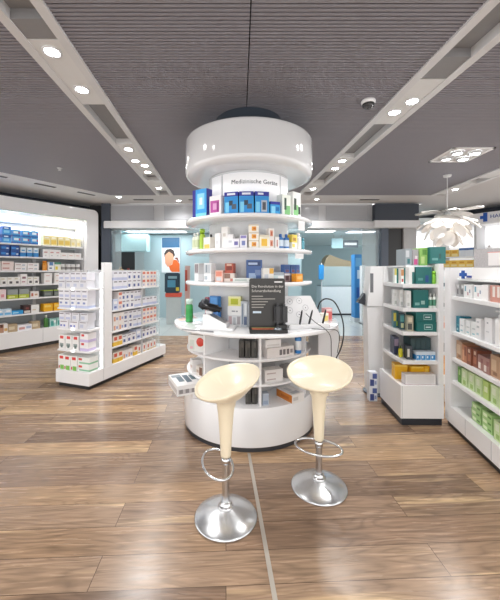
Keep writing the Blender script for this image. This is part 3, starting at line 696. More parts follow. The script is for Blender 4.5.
# ------------------------------------------------------------------ on the counter
ZT = 1.0
SCR = mat('#8b8d90', .3)
t = thing('monitor_stand', 'white sloped stand with grey screen and black cuff device on counter', 'device', (-.20, 2.72, ZT), R(-8))
mb = MB(); mb.box(-.12, -.10, .0006, .16, .10, .022, WHITE, bev=.006); mb.build('base', t)
mb = MB(); mb.prism([(-.10, .022), (.10, .022), (.10, .05), (-.06, .13), (-.10, .13)], -.07, .07, GLOSS, M=Matrix(((1, 0, 0, 0), (0, 0, 1, 0), (0, 1, 0, 0), (0, 0, 0, 1)))); mb.build('body', t)
mb = MB(); mb.face([(-.045, -.055, .1245), (.085, -.055, .0595), (.085, .055, .0595), (-.045, .055, .1245)], SCR); mb.build('screen', t)
mb = MB(); mb.box(-.09, -.03, .13, -.03, .03, .155, WHITE, bev=.006); mb.build('neck', t)
mb = MB()
b = bmesh.new(); bmesh.ops.create_cube(b, size=1); bmesh.ops.bevel(b, geom=b.edges[:], offset=.18, segments=3, affect='EDGES')
mb.add(b, BLACK, True, Matrix.Translation((-.055, 0, .185)) @ Matrix.Rotation(R(14), 4, 'Y') @ Matrix.Diagonal((.19, .11, .055, 1)))
b = bmesh.new(); bmesh.ops.create_cube(b, size=1); bmesh.ops.bevel(b, geom=b.edges[:], offset=.2, segments=3, affect='EDGES')
mb.add(b, DARK, True, Matrix.Translation((-.105, 0, .21)) @ Matrix.Rotation(R(35), 4, 'Y') @ Matrix.Diagonal((.07, .09, .09, 1)))
tag(mb.build('cuff', t), 'black cuff device on the stand')
mb = MB(); mb.box(-.26, -.125, .0006, .03, -.112, .008, mat('#8a8c90', .4), bev=.002); o = mb.build('pen', loc=(-.20, 2.69, ZT), rz=R(-20)); tag(o, 'slim grey stylus lying in front of the monitor stand', 'pen')
K('bluepk', 'b', .11, .04, .26, '#3b7fc6', [(.1, .5, .9, .95, '#4f9ade'), (.05, .05, .4, .4, '#c9dcf0'), (.5, .1, .9, .4, '#2a5d9f')])
K('redpk', 'r', .05, .04, .24, '#b9606a', [(.1, .1, .9, .5, '#e5c6c8')])
pitem('redpk', .47, -60, ZT, 'slim red and pink pack behind the black cuff device', 8)
pitem('bluepk', .475, -44, ZT+.0, 'blue pack standing behind the black cuff device')
mb = MB(); mb.box(-.055, 0, .0006, .055, .06, .15, WHITE, bev=.003); o = mb.build('white_riser', loc=(polar(.485, -44).x, polar(.485, -44).y, ZT), rz=R(-44))
COL.objects.unlink(o); bpy.data.objects.remove(o)
K('yelgr', 'y', .115, .05, .085, '#eceb9a', [(.2, .15, .8, .75, '#b9bf1f'), (0, .9, 1, 1, '#f4f4d0')])
K('wlab', 'w', .125, .055, .08, '#f4f4f4', [(.3, .35, .55, .5, '#9a9ca2'), (.6, .35, .75, .5, '#9a9ca2')])
K('clr', 'c', .12, .05, .10, '#dcdee0', [(.05, .2, .3, .9, '#c0a7ab'), (.4, .1, .6, .8, '#b5b9be'), (.7, .2, .95, .9, '#a9a4a8')])
f = polar(.47, -17)
item('clr', (f.x, f.y, ZT+.0008), f.r, 'clear pack at the bottom of the stack left of black sign')
item('wlab', (f.x, f.y-.003, ZT+.1016), f.r, 'white label carton in the middle of the stack left of black sign')
item('yelgr', (f.x, f.y, ZT+.1824), f.r, 'yellow-green carton topping the stack left of black sign')
K('glpk', 'g', .06, .045, .225, '#c3cad2', [(.15, .1, .35, .9, '#7d8ea0'), (.5, .45, .85, .92, '#e8eef2'), (.45, .08, .9, .4, '#5c6d8e')])
f = polar(.475, -6.2); item('glpk', (f.x, f.y, ZT+.0008), f.r, 'left of two slim grey blue packs beside black sign')
f = polar(.475, 1.6); item('glpk', (f.x, f.y, ZT+.0008), f.r, 'right of two slim grey blue packs, partly behind black sign')
# black display sign
BLK = mat('#2b2927', .35, var=.02)
t = thing('counter_display_stand', 'black counter display stand with white German text', 'sign', (.225, 2.575, ZT), R(2))
mb = MB(); mb.box(-.15, -.07, .0006, .15, .06, .03, BLACK, bev=.004); mb.build('base', t)
mb = MB(); mb.box(.062, -.032, .0305, .149, .04, .06, BLACK, bev=.003); mb.build('riser', t)
bk = bpy.data.objects.new('back_board', None)
mb = MB()
w, h = .147, .40; pl = [(-w, 0), (w, 0), (w, h-.015)]+[(w-.015+.015*math.cos(a), h-.015+.015*math.sin(a)) for a in (R(45),)]+[(w-.015, h), (-w+.015, h)]+[(-w+.015-.015*math.sin(R(45)), h-.015+.015*math.cos(R(45)))]+[(-w, h-.015)]
mb.prism(pl, -.004, .004, BLK, M=Matrix(((1, 0, 0, 0), (0, 0, -1, 0), (0, 1, 0, 0), (0, 0, 0, 1))))
bd = mb.build('back_board', t); bd.location = (0, .048, .031); bd.rotation_euler = (R(-2), 0, 0)
TXT = mat('#d9d6d0', .5)
for s, sz, x, z in (('Die Revolution in der', .030, -.128, .325), ('Schmerzbehandlung', .030, -.128, .288)):
    me = text_mesh(s, sz, TXT, .0006, 'LEFT'); me.transform(Matrix.Translation((x, -.0046, z)) @ Matrix.Rotation(PI/2, 4, 'X'))
    o = bpy.data.objects.new('lettering', me); COL.objects.link(o); o.parent = bd
mb = MB()
for z, x1 in ((.25, -.035), (.228, .065), (.205, .005), (.182, -.015), (.16, -.03)): mb.box(-.128, -.0055, z, x1, -.0042, z+.007, mat('#a7a49e', .5))
mb.box(.06, -.0055, .365, .125, -.0042, .376, mat('#e6e6e6', .5))
mb.build('printed_text', bd)
mb = MB(); mb.box(-.118, -.0055, .115, -.05, -.0042, .132, mat('#c9dcec', .5)); tag(mb.build('printed_logo', bd), 'pale blue small logo bar')
mb = MB(); mb.box(-.13, -.055, .031, .06, .01, .034, mat('#b96a4c', .5)); mb.box(-.13, .0101, .031, .06, .036, .034, mat('#8fa06a', .5)); o = mb.build('leaflet', loc=(.225, 2.575, ZT), rz=R(2)); tag(o, 'orange and green leaflet lying on the black display base', 'leaflet')
mb = MB(); mb.lathe([(0, .0305), (.035, .0305), (.036, .034), (.02, .042), (0, .044)], mat('#b9c2ca', .25, metal=.7), 24); o = mb.build('sensor_puck', loc=(.30, 2.535, ZT)); tag(o, 'small silver disc device on the black display base', 'device')
for k, x in enumerate((.314, .368)):
    t = thing('handheld_device', ('left', 'right')[k] + ' of two upright black devices on the black display stand', 'device', (x-.012, 2.582, ZT+.0606), R(2))
    mb = MB(); mb.box(-.026, -.03, 0, .026, .03, .165, mat('#3a3c40', .4), bev=.018); mb.build('body', t)
    mb = MB(); mb.box(-.017, -.033, .03, .017, -.0295, .15, mat('#232428', .25), bev=.002); mb.build('screen', t)
# white slanted instrument board
t = thing('instrument_board', 'white slanted board with circle prints holding black probes', 'display', (.575, 2.82, ZT), R(14))
mb = MB(); mb.box(-.19, -.10, .0006, .19, .09, .035, WHITE, bev=.008); mb.build('base', t)
mb = MB(); mb.prism([(-.185, 0), (.185, 0), (.10, .25), (-.17, .25)], -.006, .006, GLOSS, M=Matrix(((1, 0, 0, 0), (0, 0, -1, 0), (0, 1, 0, 0), (0, 0, 0, 1))))
bd = mb.build('board', t); bd.location = (-.02, -.03, .034); bd.rotation_euler = (R(-22), 0, 0)
for x, z in ((-.11, .20), (-.02, .205), (.03, .14), (-.12, .12), (-.04, .08)):
    mb = MB(); mb.lathe([(.024, 0), (.027, 0)], mat('#9a9ca2', .5), 24); mb.lathe([(0, 0), (.005, 0)], mat('#4a4c50', .5), 12)
    o = mb.build('printed_circle', bd); o.location = (x, -.0068, z); o.rotation_euler = (PI/2, 0, 0)
for k, (x, z, tl) in enumerate(((-.09, .05, 14), (-.005, .02, 22), (.125, .045, 20))):
    mb = MB(); mb.lathe([(0, 0), (.008, .001), (.009, .03), (.007, .11), (.003, .125), (0, .126)], BLACK, 14)
    o = mb.build('probe', loc=Matrix.Translation((.575, 2.82, ZT)) @ Matrix.Rotation(R(14), 4, 'Z') @ Vector((x, -.082, .037))); o.rotation_euler = (R(4), R(tl*.6), R(14))
    tag(o, ('leftmost', 'middle', 'rightmost')[k] + ' of three black probes standing on the white board', 'probe')
t0 = Matrix.Translation((0, 0, 0))
def cable(pts, label, r=.0035, m=BLACK):
    # smooth through points
    P_ = [Vector(p) for p in pts]; out = []
    for i in range(len(P_)-1):
        p0, p1, p2, p3 = P_[max(i-1, 0)], P_[i], P_[i+1], P_[min(i+2, len(P_)-1)]
        for s in range(8):
            q = s/8
            out.append(.5*((2*p1)+(-p0+p2)*q+(2*p0-5*p1+4*p2-p3)*q*q+(-p0+3*p1-3*p2+p3)*q**3))
    out.append(P_[-1]); mb = MB(); mb.tube(out, r, m, 8); o = mb.build('cable'); tag(o, label, 'cable')
cable([(.68, 2.80, 1.16), (.70, 2.79, 1.22), (.75, 2.78, 1.25), (.82, 2.77, 1.22), (.87, 2.74, 1.10), (.885, 2.73, .98), (.87, 2.74, .85), (.83, 2.78, .72), (.80, 2.80, .62)], 'thick black cable looping over the right end of the round counter', .006)
cable([(.56, 2.72, 1.13), (.62, 2.66, 1.07), (.69, 2.60, 1.02), (.735, 2.60, .96), (.75, 2.63, .85), (.77, 2.70, .66)], 'thin dark cable from middle probe hanging over the counter edge', .003)
cable([(.60, 2.68, 1.008), (.70, 2.655, 1.006), (.79, 2.65, 1.004), (.82, 2.65, .97), (.83, 2.68, .9), (.82, 2.70, .80)], 'thin dark cable crossing the counter and hanging at its right edge', .003)
K('yelwhite', 'y', .09, .06, .09, '#f1efe6', [(.35, .2, .95, .75, '#ecd980')])
item('yelwhite', (.80, 3.02, ZT+.0008), R(25), 'small white and yellow carton behind the instrument board')
K('redclear', 'r', .08, .06, .125, '#e3a6a6', [(0, .1, 1, .7, '#d4706e'), (.1, .8, .9, .92, '#f1dede')])
item('redclear', (.87, 3.14, ZT+.0008), R(20), 'translucent red box at the right end of round counter')
KB('redbtl', 'r', .022, .16, '#c4604f', '#5b3d3a', None, 'wide'); KB('rustb', 'r', .022, .13, '#7a3b38', '#2c2526')
item('redbtl', (.70, 3.06, ZT+.0008), 0, 'slim red bottle behind the instrument board')
item('rustb', (.64, 3.0, ZT+.0008), 0, 'dark red bottle left of the slim red bottle')
# green pack hanging at the left side
KB('greenb', 'g', .035, .22, '#3fa659', '#cfe8dc', '#2f9a4b', 'wide')
item('greenb', (polar(.60, -68).x-.02, polar(.60, -68).y, ZT+.0008), 0, 'green bottle at the left rear of the round counter')

# ------------------------------------------------------------------ under the counter
K('blackbox', 'b', .045, .10, .145, '#33322f', [(.1, .1, .4, .8, '#4a4843'), (.5, .6, .9, .9, '#55524c')])
for k, a in enumerate((-7.8, -2.3, 3.2)): pitem('blackbox', .56, a, .752, ('left', 'middle', 'right')[k] + ' of three black cartons on upper shelf under the counter')
K('bigw', 'w', .27, .12, .085, '#e4dfdd', [(.45, .2, .55, .75, '#6f6a6c'), (.58, .2, .68, .75, '#6f6a6c'), (.72, .2, .82, .75, '#6f6a6c'), (.86, .3, .96, .7, '#8f8a8c')])
K('smallw', 'w', .15, .10, .065, '#e8e6e5', [(.1, .2, .9, .4, '#d4d0ce')])
pitem('bigw', .59, 26.5, .752, 'wide white carton with dark icons under the counter')
pitem('smallw', .575, 20, .752+.0866, 'small white carton resting on the wide icon carton', 4)
mb = MB(); mb.box(-.11, 0, 0, .11, .16, .012, mat('#8f8c8a', .5)); mb.box(-.10, .01, .0121, .10, .15, .022, mat('#c9c5c2', .5)); f = polar(.56, 33); o = mb.build('magazine_stack', loc=(f.x-.01, f.y, .752+.0866+.0), rz=R(36)); COL.objects.unlink(o); bpy.data.objects.remove(o)
KB('spray', 's', .03, .19, '#2f7fc6', '#3b4a66', '#eef2f6')
pitem('spray', .612, 48.5, .752, 'blue and white spray bottle at the right end of upper shelf under counter')
K('stackw', 'w', .17, .10, .05, '#e3e0de', [(.1, .3, .6, .5, '#b7a7a4')])
for j in range(2): pitem('stackw', .57, 21, .544+j*.0508, ('lower', 'upper')[j] + ' white carton of pair on middle shelf right under counter')
K('greypk', 'g', .11, .09, .10, '#8d8b8a', [(.1, .2, .7, .6, '#b9b6b4')])
pitem('greypk', .56, 41, .544, 'grey pack right of the white pair on middle under-counter shelf')
K('silverp', 's', .12, .10, .055, '#b9bcc2', [(.1, .3, .8, .7, '#8c9098')]); K('silverd', 's', .12, .14, .07, '#5c5d61', [(.1, .3, .6, .7, '#9b9da2')])
pitem('silverp', .57, -29, .544, 'flat silver carton at left of middle under-counter shelf')
pitem('silverp', .57, -8, .544, 'flat silver carton right of its twin under counter')
pitem('silverd', .54, -22, .544, 'dark grey carton between two silver ones under counter') if False else None
pitem('blackbox', .56, -1.9, .361, 'left of two black cartons on the lowest under-counter ledge')
pitem('blackbox', .56, 3.6, .361, 'right of two black cartons on the lowest under-counter ledge')
K('bluegr', 'b', .055, .06, .10, '#aab4c2', [(.1, .1, .9, .4, '#8d9ab0')])
pitem('bluegr', .60, 12.3, .361, 'small blue grey carton on the lowest under-counter ledge')
K('orangeend', 'o', .21, .14, .075, '#e6e4e2', [(0, .08, 1, .95, '#c97a2e'), (.3, .3, .8, .65, '#b0621c')], side=[(.1, .3, .5, .7, '#c9c6c4')], top=[(.2, .3, .6, .6, '#c4c7cb'), (.65, .2, .9, .8, '#b3b7bd')])
item('orangeend', (.385, 2.80, .3618), R(-58), 'white carton with orange end on the lowest under-counter ledge')
# left side
mb = MB(); LF = F(-.53-CX, 2.70-CY, 25); q = [LF.at(a, b).xy for a, b in ((.03, .05), (.19, .05), (.19, .31), (.03, .31))]; mb.prism(q, .412, .431, WHITE)
q = [LF.at(a, b).xy for a, b in ((.15, .06), (.19, .06), (.19, .29), (.15, .29))]; mb.prism(q, .3615, .4119, WHITE); mb.build('side_ledge', RD)
K('pressure', 'p', .225, .33, .085, '#eeeeee', [(.05, .15, .95, .6, '#c8c5c6'), (.08, .2, .22, .6, '#8a8789'), (.32, .2, .46, .6, '#8a8789'), (.56, .2, .70, .6, '#8a8789')], top=[(.2, .3, .42, .85, '#5d6f7c'), (.47, .2, .68, .8, '#4c6070'), (.72, .35, .9, .75, '#6b7f88'), (.05, .7, .4, .9, '#8b98a0')])
LF = F(-.53, 2.70, 25); item('pressure', LF.at(.1125, 0, .4315), LF.r, 'large white device carton with dark picture protruding at left under counter')
K('lbrown', 'l', .10, .09, .085, '#dcd4cc', [(.55, .1, 1, .95, '#7a5540'), (.1, .3, .45, .6, '#b79f90')]); K('lwhite', 'l', .09, .09, .11, '#ebe8e6', [(.1, .3, .8, .5, '#cbb8ae')])
pitem('lbrown', .60, -50, .544, 'beige and brown carton on the left side shelf under counter')
pitem('lwhite', .60, -66, .544, 'white carton at far left of the side shelf under counter')
pitem('lwhite', .60, -78, .752, 'white carton at the rear of left upper side shelf')
K('reddot', 'r', .17, .07, .15, '#e9eae7', [(.1, .1, .4, .7, '#d3d9d2'), (.12, .15, .3, .3, '#e3b3c0')])
o = pitem('reddot', .60, -55, .752, 'white carton with a round red disc under counter at left', 30)
mb = MB(); mb.lathe([(0, .004), (.032, .004), (.04, 0), (.04, -.002)], mat('#d84a3c', .35), 28); c = mb.build('red_disc', o); c.location = (.045, -.0022, .09); c.rotation_euler = (PI/2, 0, 0)
tag(c, 'round red disc')

# ------------------------------------------------------------------ stools
def stool(x, y, face, zs, zstem, label, roff=.03):
    """face: direction (deg) the sitter looks; zs: seat height; zstem: bottom of the cream stem"""
    t = thing('bar_stool', label, 'stool', (x, y, 0), R(face), 'cream bar stools at the round counter')
    mb = MB(); mb.lathe([(0, 0), (.184, 0), (.19, .004), (.19, .011), (.183, .017), (.12, .040), (.07, .054), (.046, .062), (.03, .068), (0, .068)], BRUSH, 72); mb.build('foot_plate', t)
    mb = MB(); mb.lathe([(.044, .060), (.046, .072), (.040, .078), (.034, .08), (.034, .094), (.029, .100), (.0, .100)], CHROME, 40); mb.build('collar', t)
    mb = MB(); mb.lathe([(.0225, .10), (.0225, zstem+.02)], CHROME, 32); mb.build('column', t)
    # footrest hoop: starts at the column, loops out to the front
    mb = MB(); pts = []
    for k in range(40):
        a = 2*PI*k/40
        pts.append((roff+.082*math.cos(a), .158*math.sin(a), zstem-.035-.012*math.cos(a)))
    mb.tube(pts, .0075, CHROME, 10, closed=True)
    mb.lathe([(.0228, zstem-.045), (.027, zstem-.042), (.027, zstem-.012), (.0228, zstem-.009)], CHROME, 24)
    mb.tube([(-.02, 0, zstem-.03), (roff-.082, 0, zstem-.024)], .006, CHROME, 8)
    mb.build('footrest', t)
    mb = MB(); mb.lathe([(.0, zstem), (.030, zstem), (.032, zstem+.01), (.038, zs-.33), (.048, zs-.2), (.058, zs-.13), (.07, zs-.10)], CREAM, 40); mb.build('stem', t)
    # seat shell: inner bowl, rolled rim, outer cone
    mb = MB(); n = 72; i = mb.mi(CREAM); rings = []
    def rim(a):
        c, s = math.cos(a), math.sin(a)
        rx = .178 if c > 0 else .195; ry = .213
        px, py = rx*c, ry*s
        z = zs-.006-.052*c+.018*max(0, -c)**2+.014*abs(s)**3*(1 if c < .3 else .6)
        return px, py, z
    prof = []
    for q in (0.0, .2, .4, .6, .78, .9, .97): prof.append(('in', q))
    prof += [('lip', 0), ('lip', 1), ('lip', 2)]
    for q in (.95, .85, .7, .55, .42, .33, .29): prof.append(('out', q))
    for kind, q in prof:
        ring = []
        for k in range(n):
            a = 2*PI*k/n; px, py, pz = rim(a); nx, ny = math.cos(a), math.sin(a)
            if kind == 'in':
                sfl = q**2.4 if math.cos(a) > 0 else q**2.0
                z = zs-.045+(pz-.004-(zs-.045))*sfl; X, Y = px*q, py*q
            elif kind == 'lip':
                d = (0, .009, .008)[q]; z = pz+(.004, .002, -.008)[q]; X, Y = px+nx*d, py+ny*d
            else:
                z0 = zs-.115
                z = z0+(pz-.014-z0)*((q-.29)/.71)**1.35; X, Y = (px+nx*.004)*q, (py+ny*.004)*q
                if q == .29: z = zs-.15
            ring.append(mb.bm.verts.new((X, Y, z)))
            if kind == 'in' and q == 0: break
        rings.append(ring)
    for A, B in zip(rings, rings[1:]):
        for k in range(n):
            k2 = (k+1) % n
            vs = [A[0], B[k], B[k2]] if len(A) == 1 else [A[k], A[k2], B[k2], B[k]]
            f = mb.bm.faces.new(vs); f.material_index = i; f.smooth = True
    mb.build('seat', t)
    return t
stool(-.086, 1.943, 202, .83, .372, 'cream bucket bar stool on chrome disc base, left and nearer one', .055)
stool(.545, 2.21, -113, .795, .328, 'cream bucket bar stool on chrome disc base, right one near cable')

# ------------------------------------------------------------------ teal product gondola (right)
G = F(1.549, 3.082, -1)
t = thing('gondola_shelf_unit', 'white end-of-aisle gondola with teal cartons on four shelves', 'shelving', G.at(0, 0), G.r)
mb = MB(); mb.prism([(0, 0), (.41, 0), (.41, .55), (.03, .55)], .07, .386, WHITE); mb.box(.012, -.0016, .08, .015, .0004, .385, GREY); mb.build('base_cabinet', t)
mb = MB(); mb.prism([(.015, .015), (.40, .015), (.40, .55), (.045, .55)], 0, .0695, DARK); mb.build('plinth', t)
mb = MB(); mb.box(.362, .0, .3865, .41, .55, 1.56, WHITE, bev=.004); mb.build('side_post', t)
mb = MB(); mb.box(.06, .53, .3865, .361, .55, 1.545, OFFW); mb.build('back_panel', t)
mb = MB(); mb.box(.10, .1, 1.53, .361, .529, 1.545, WHITE); mb.build('top_board', t)
for z in (.62, .90, 1.13, 1.364):
    mb = MB(); mb.prism([(.03, .02), (.361, .02), (.361, .529), (.06, .529), (.03, .3)], z-.034, z, WHITE); mb.build('shelf', t)
K('teal', 't', .155, .2, .165, '#1f6e6c', [(.15, .2, .45, .35, '#5f9d99'), (.6, .1, .8, .5, '#2b4f8c')], top=[(0, 0, 1, 1, '#2c7d79')])
K('tealtop', 't', .15, .2, 0.165, '#236f6d', [(.12, .2, .5, .34, '#6aa39f'), (.55, .3, .7, .6, '#2c5b58')])
K('tealleaf', 't', .045, .085, 0.15, '#e9eee9', [(.45, 0, 1, 1, '#1f6e6c'), (0, .55, .45, 1, '#d9cf6a')], side=[(0, 0, 1, 1, '#d6ddd8')])
K('tealleaf2', 't', .05, .085, 0.155, '#e8e6e2', [(.5, 0, 1, 1, '#1f6e6c'), (0, .5, .5, .9, '#c88f5e'), (.1, .1, .4, .3, '#b5433c')])
K('tealleaf3', 't', .05, .085, 0.165, '#eef0ee', [(.55, 0, 1, .7, '#1f6e6c')])
K('greyleaf', 't', .07, .15, 0.165, '#9aa4aa', [(.1, .5, .6, .9, '#c9ccd0'), (.3, .1, .7, .4, '#3f7a80')])
K('pinkleaf', 't', .06, .15, 0.16, '#a7a4a8', [(.2, .05, .8, .4, '#c94f8c'), (.4, .4, .8, .6, '#e4d8dd')])
K('greenleaf', 't', .07, .15, 0.175, '#8fbf63', [(.1, .1, .6, .5, '#c2d98f'), (.3, .6, .9, .9, '#5f9540')])
KB('limebag', 'l', .034, .135, '#7cc22f', '#8fd03f', None, 'wide', 'pouch', 'pouch')
TG = 'on the white gondola'
fr = G
def gi(key, lx, ly, z, label, turn=0): return item(key, fr.at(lx, ly, z+.0008), fr.r+R(turn), label)
gi('greyleaf', .135, .12, 1.545, 'grey carton at left on the very top of the gondola', 8)
gi('pinkleaf', .205, .12, 1.545, 'grey carton with pink flower on the very top of gondola', 4)
gi('greenleaf', .255, .14, 1.545, 'light green carton on the very top of the gondola') if False else None
gi('greenleaf', .275, .10, 1.545, 'light green leaf-print carton on the very top of gondola')
gi('tealtop', .390, .06, 1.561, 'teal carton on the very top of the gondola post')
gi('tealleaf', .066, .22, 1.364, 'yellow and teal leaflet box leftmost on gondola top shelf', -12)
gi('tealleaf2', .088, .12, 1.364, 'white and rust teal-sided box second on gondola top shelf', -8)
gi('tealleaf3', .12, .03, 1.364, 'white box with teal corner third on gondola top shelf', -4)
gi('teal', .236, .032, 1.364, 'broad teal carton on gondola top shelf')
gi('limebag', .350-.024, .26, 1.364, 'lime green pouch behind on gondola top shelf') if False else None
KB('limepouch', 'l', .02, .125, '#7cc22f', '#8fd03f', None, 'wide', 'pouch', 'pouch'); gi('limepouch', .339, .03, 1.364, 'lime green pouch at right end of gondola top shelf')
K('wleaf', 'w', .04, .085, 0.165, '#e6e8e6', [(.2, .1, .7, .3, '#c2c8c4'), (.1, .6, .6, .8, '#d8dcd8')])
for k, (lx, ly) in enumerate(((.065, .24), (.082, .145), (.098, .045))): gi('wleaf', lx, ly, 1.13, ('leftmost', 'second', 'third')[k] + ' of three white slim cartons on gondola second shelf', -10)
K('teal2', 't', .145, .2, .175, '#226f6c', [(.1, .15, .4, .3, '#7fb3ae'), (.5, .2, .75, .4, '#9cc0ba')])
gi('teal2', .212, .035, 1.13, 'teal carton with pale print on gondola second shelf')
KB('gbtl', 'w', .0165, .14, '#e4ebe6', '#dfe4e0', '#4f8f74')
for k in range(2):
    for q in range(2): gi('gbtl', .306+.036*k, .03+.05*q, 1.13, ('left', 'right')[k] + ' green-label bottle in ' + ('front', 'back')[q] + ' pair on gondola second shelf')
K('mixy', 'm', .05, .085, 0.17, '#2f6f78', [(.0, .4, .5, .9, '#d9c93f'), (.5, .1, .9, .4, '#8fb04f')]); K('mixg', 'm', .05, .085, 0.155, '#1f4f5c', [(.1, .5, .8, .9, '#4f9a9a'), (.2, .1, .7, .4, '#c9cfa0')]); K('mixb', 'm', .055, .085, 0.15, '#a9a58f', [(.1, .1, .8, .5, '#3d3f3a'), (.2, .6, .8, .9, '#d9cfb5')])
gi('mixy', .072, .25, .90, 'yellow and teal pack leftmost on gondola third shelf', -12); gi('mixg', .09, .15, .90, 'dark teal pack on gondola third shelf left part', -12); gi('mixb', .115, .05, .90, 'beige and black pack on gondola third shelf', -12)
K('teal3', 't', .19, .2, .094, '#1c6b68', [(.38, .2, .8, .75, '#9cc3bf'), (.41, .27, .77, .68, '#1c6b68'), (.46, .4, .72, .52, '#cfe0de')])
for j in range(2): gi('teal3', .262, .03+.01*j, .90+j*.095, ('lower', 'upper')[j] + ' of two stacked wide teal cartons on gondola third shelf')
K('navyp', 'n', .05, .14, 0.18, '#27304f', [(.1, .5, .9, .9, '#8f7f94')]); KB('yelb', 'y', .02, .11, '#d8cf2f', '#4a5a2f'); K('wblk', 'w', .05, .1, 0.13, '#3a424b', [(.1, .2, .5, .8, '#d8d5cc')])
gi('navyp', .07, .24, .62, 'navy carton with lilac print leftmost on gondola fourth shelf', -10); gi('yelb', .08, .15, .62, 'yellow bottle on gondola fourth shelf'); gi('wblk', .115, .06, .62, 'dark carton with white panel on gondola fourth shelf', -10)
K('slate', 's', .048, .15, 0.2, '#34494d', [(.1, .1, .9, .9, '#3c5357')])
for k in range(4): gi('slate', .181+.0495*k, .12, .62, '%s of four tall slate cartons at back of gondola fourth shelf' % ('first', 'second', 'third', 'fourth')[k])
K('ltb', 'b', .044, .07, .085, '#d3e0ee', [(.05, .08, .95, .62, '#2f8fd2'), (.2, .25, .5, .5, '#e9f3fb')])
for k in range(4): gi('ltb', .185+.047*k, .03, .62, '%s of four small azure cartons fronting gondola fourth shelf' % ('first', 'second', 'third', 'fourth')[k])
K('gold', 'y', .12, .12, 0.145, '#eeb51a', [(0, .88, 1, 1, '#f4cb55'), (.3, .3, .7, .6, '#f2c23c')]); K('goldn', 'y', .055, .18, .075, '#eaae14', [(.2, .2, .8, .7, '#f3c544')])
gi('gold', .09, .18, .386, 'yellow carton leftmost on the gondola base shelf', -10)
gi('gold', .228, .13, .386, 'yellow carton in the middle of gondola base shelf')
for j in range(2): gi('goldn', .315, .12, .386+.076*j, ('lower', 'upper')[j] + ' narrow yellow carton at right on gondola base shelf')
K('longw', 'w', .29, .08, .10, '#e6e2e2', [(.05, .1, .95, .9, '#dedadb'), (0, 0, 1, .05, '#b79aa4')])
gi('longw', .20, .022, .386, 'long white carton in front of yellow ones on gondola base')

# ------------------------------------------------------------------ kiosk behind the gondola
t = thing('info_kiosk', 'white slab self-service kiosk on round dark base beside gondola', 'kiosk', (1.69, 3.93, 0), R(-4))
mb = MB(); mb.cyl(.17, 0, .02, mat('#454b57', .35), 56, bev=.006); mb.build('base_plate', t)
mb = MB(); mb.prism([(-.125, .02), (.14, .02), (.14, 1.06), (-.155, 1.06)], -.09, .09, OFFW, M=Matrix(((1, 0, 0, 0), (0, 0, 1, 0), (0, 1, 0, 0), (0, 0, 0, 1)))); mb.build('body', t)
mb = MB(); mb.prism([(-.155, 1.065), (.15, 1.065), (.15, 1.545), (-.115, 1.545), (-.135, 1.3)], -.10, .10, OFFW, M=Matrix(((1, 0, 0, 0), (0, 0, 1, 0), (0, 1, 0, 0), (0, 0, 0, 1)))); mb.build('head', t)
mb = MB(); mb.box(-.122, -.1015, 1.23, -.085, -.0995, 1.46, mat('#6c6e72', .3)); mb.build('side_slot', t)
mb = MB(); mb.box(-.24, -.04, 1.12, -.157, .04, 1.14, DARK, bev=.004); mb.prism([(-.25, 1.10), (-.165, 1.07), (-.16, 1.2), (-.17, 1.22)], -.045, .045, DARK, M=Matrix(((1, 0, 0, 0), (0, 0, 1, 0), (0, 1, 0, 0), (0, 0, 0, 1)))); tag(mb.build('card_reader', t), 'dark angled card reader')
mb = MB(); mb.lathe([(.0, 0), (.03, 0), (.03, .004)], LGREY, 12); o = mb.build('bolt', t); COL.objects.unlink(o); bpy.data.objects.remove(o)
K('bluefl', 'b', .09, .08, .165, '#dfe3ea', [(.1, .05, .6, .5, '#3a4a86'), (.4, .55, .95, .9, '#4a5d9a'), (.65, .15, .9, .4, '#8f9cc0')])
for j in range(2): item('bluefl', (1.523, 3.655, .0006+j*.166), R(-2), ('lower', 'upper')[j] + ' of two blue and white cartons stacked on floor by kiosk')

# ------------------------------------------------------------------ right-hand shelf
Q = F(2.012, 3.14, -98.5)
t = thing('side_shelf_unit', 'white shelf unit at right edge with cosmetics cartons', 'shelving', Q.at(0, 0), Q.r)
QL = 1.45
mb = MB(); mb.box(0, 0, .05, QL, .45, .205, WHITE)
for x in (.36, .72, 1.08): mb.box(x, -.0015, .055, x+.003, .0005, .2, GREY)
mb.build('base_cabinet', t)
mb = MB(); mb.box(.01, .02, 0, QL, .44, .0495, BLACK); mb.build('plinth', t)
mb = MB(); mb.box(0, -.005, .2055, .11, .45, 1.52, WHITE, bev=.004); mb.build('end_panel', t)
mb = MB(); mb.box(.111, .43, .2055, QL, .45, 1.42, OFFW); mb.build('back_panel', t)
QZ = [1.255, .925, .675, .462]
for z in QZ:
    mb = MB(); mb.box(.111, .01, z-.035, QL, .429, z, WHITE, bev=.004); mb.build('shelf', t)
mb = MB(); mb.box(.111, .06, 1.403, QL, .45, 1.42, mat('#f5f7f7', .2)); mb.build('top_board', t)
K('gryb', 'small grey carton', .06, .12, .115, '#a9a9ab', [(.2, .2, .7, .6, '#6e6e72'), (.3, .7, .8, .9, '#d6d6d8')])
K('flor', 'white floral carton', .12, .12, .115, '#eeeeee', [(.1, .5, .3, .9, '#6fa5b8'), (.45, .2, .6, .45, '#c79aa6'), (.7, .4, .85, .65, '#8f9cb4')])
K('blank', 'blank white carton', .08, .12, .125, '#f2f0ef')
K('salm', 'salmon framed carton', .14, .12, .125, '#cf9486', [(.2, .3, .42, .95, '#eee5df'), (.58, .3, .8, .95, '#eee5df')])
row(Q, .13, .62, .03, QZ[0], [('gryb', 2), ('flor', 2), ('blank', 1)], "right shelf unit's top shelf")
row(Q, .63, 1.0, .03, QZ[0], [('salm', 2)], "right shelf unit's top shelf")
